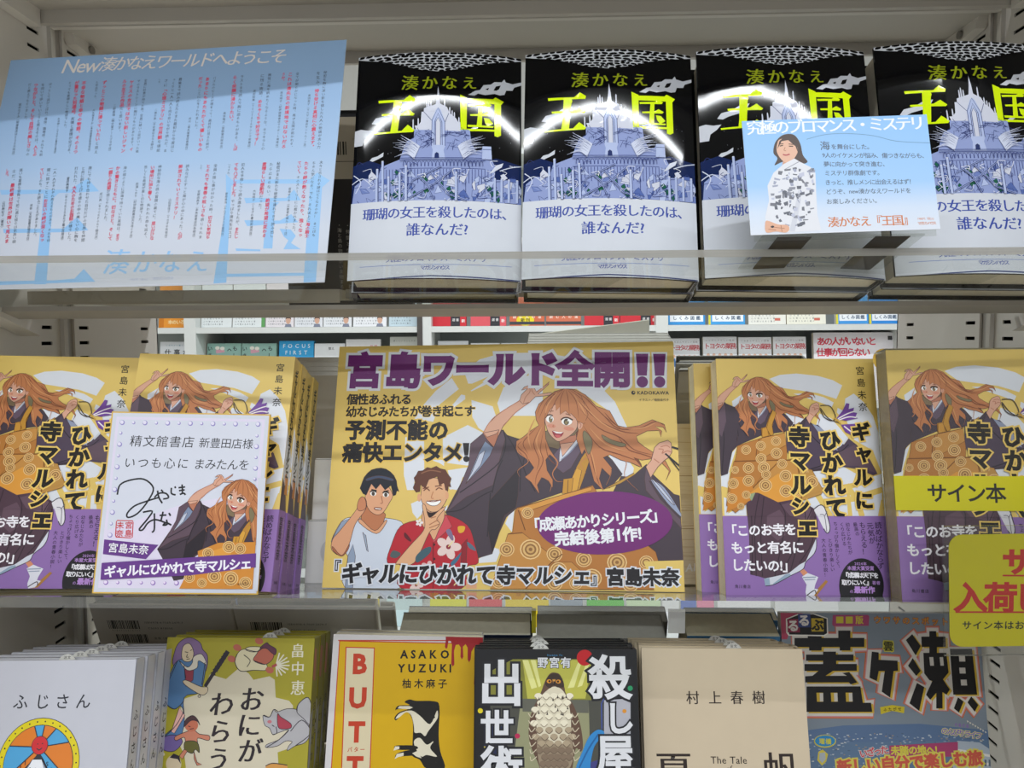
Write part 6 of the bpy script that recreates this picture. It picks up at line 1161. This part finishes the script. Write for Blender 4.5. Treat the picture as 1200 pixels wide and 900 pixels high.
def toy(a, W, H):
    for i, c in enumerate(('#3a6aa0', '#c8323c', '#5a4a44', '#b04a3a', '#2a4a7a')): a.e('#d8b09a', W*(.15+.17*i), 70, 6); a.p(c, [(W*(.08+.17*i), 110), (W*(.11+.17*i), 78), (W*(.19+.17*i), 78), (W*(.22+.17*i), 110)])
def teal(a, W, H): a.p('#d8a0b0', [(34, 26), (66, 22), (70, 34), (36, 40)]); a.e('#e8e4da', 40, 18, 9, 7); a.e('#e8e4da', 60, 20, 9, 7); a.t('#2a3030', 'もし', (W*.82, 6), (W*.82, 62), 20, .02, vert=True); a.t('#2a3030', 'いき', (W*.08, 6), (W*.08, 62), 20, .02, vert=True); a.l('#2a3030', [(80, 30), (88, 22), (96, 30)], 3)
LOW = [('white book with black and teal title', 183, 223, 400, '#dcdfe3', words([('しなやかに働くこと', '#5a9ab0', .16, .84, 14, 7, 0), ('仕事が', '#34383c', .1, .9, 42, 26, .02)])), ('left of two teal picture books', 239, 279, 402, '#8fb5ab', words([], extra=teal)), ('right of two teal picture books', 280, 321, 402, '#8fb5ab', words([], extra=teal)), ('bright blue book with white capitals', 324, 365, 399, '#2f9fd8', words([('FOCUS', '#dfeef6', .08, .92, 20, 22, .01), ('FIRST', '#dfeef6', .14, .86, 46, 22, .01)])), ('white book with small black title', 366, 402, 402, '#e1e3e6', words([('整え', '#3a3a3e', .45, .65, 20, 12, .01), ('方', '#3a3a3e', .8, .92, 18, 10, 0)])), ('white book with pink print', 403, 444, 397, '#e4e4e6', words([('時間', '#d8889a', .68, .92, 28, 12, .01)])), ('light grey book left of the dark strip', 455, 491, 394, '#d0d2cc', words([('働くということの本', '#8a8c88', .1, .85, 16, 8, 0)])), ('first white book right of the dark strip', 512, 548, 399, '#e0e3e8', None), ('second white book right of the dark strip', 551, 585, 401.5, '#e0e3e8', None), ('third white book right of the dark strip', 587, 617, 401.5, '#e0e3e8', None), ('leftmost of four white books with red title', 786, 822, 396, '#dfe0e4', 't'), ('second of four white books with red title', 826, 866, 394, '#dfe0e4', 't'), ('third of four white books with red title', 868, 907, 394.5, '#dfe0e4', 't'), ('rightmost of four white books with red title', 909, 948, 394, '#dfe0e4', 't'), ('wide white book with red lettering and gold disc', 957, 1052, 389, '#e0dde2', 'R')]
for lb, x0, x1, y0, c, ar in LOW:
    if ar == 't': ar = words([('トヨタの業務', '#b8323c', .04, .98, 36, 24, .02), ('いちばんやさしい図解', '#8a7a80', .06, .94, 14, 8, 0)], extra=toy)
    if ar == 'R': ar = words(red3, extra=lambda a, W, H: (a.e('#c9a23a', W*.87, 105, 42, 42), a.t('#5a4410', '話題作', (W*.78, 100), (W*.96, 100), 24, .02), a.p('#3a3a40', [(W*.93, 14), (W*.985, 14), (W*.985, 30), (W*.93, 30)])))
    far_book(lb+' on the distant lower shelf', x0, x1, y0, h2, c, ar, Y=FY+.04)
MAG = [('yellow and red', 164, 190, '#d9b92c'), ('red and white', 191, 213, '#c9414a'), ('navy', 228, 316, '#4d5468'), ('white', 317, 356, '#dfe2e6'), ('light blue', 358, 400, '#86b4dc'), ('yellow with dark print', 402, 443, '#dcc83c'), ('white and cyan', 452, 494, '#c3dade'), ('lemon yellow', 503, 546, '#d6d42c'), ('red with white print', 549, 588, '#cf4550'), ('golden yellow', 592, 643, '#d9c022'), ('grey-blue', 645, 683, '#8d98a6'), ('green', 688, 732, '#5cb848'), ('pale green', 735, 775, '#c3d8b4'), ('white with grey print', 777, 797, '#d9dbde'), ('blue', 799, 817, '#5a72b8'), ('pink', 818, 838, '#d884a2'), ('white at the right', 842, 905, '#dadade'), ('pale grey at the right', 910, 985, '#cfd1d4')]
YM = 2.58
for i, (nm, x0, x1, c) in enumerate(MAG):
    def ar(W, H, i=i): a = Art(W, H); a.t('#3a3a34' if i % 3 else '#e8e8e4', ['特集の旅', '暮らしと', '今月の本', '週末料理'][i % 4], (W*.1, 52), (W*.9, 52), 30, .03); a.t('#50504c', '最新号', (W*.2, 84), (W*.8, 84), 20, .02); a.p('#f0f0ee', [(W*.06, 20), (W*.6, 20), (W*.6, 28), (W*.06, 28)]); return a
    far_book(nm+' magazine in the row seen through the middle shelf edge', x0, x1, 688, .361-H0, c, ar, Y=YM, H=.20, T=.006, lean=10, name='magazine', grp='magazines on the far base cabinet')
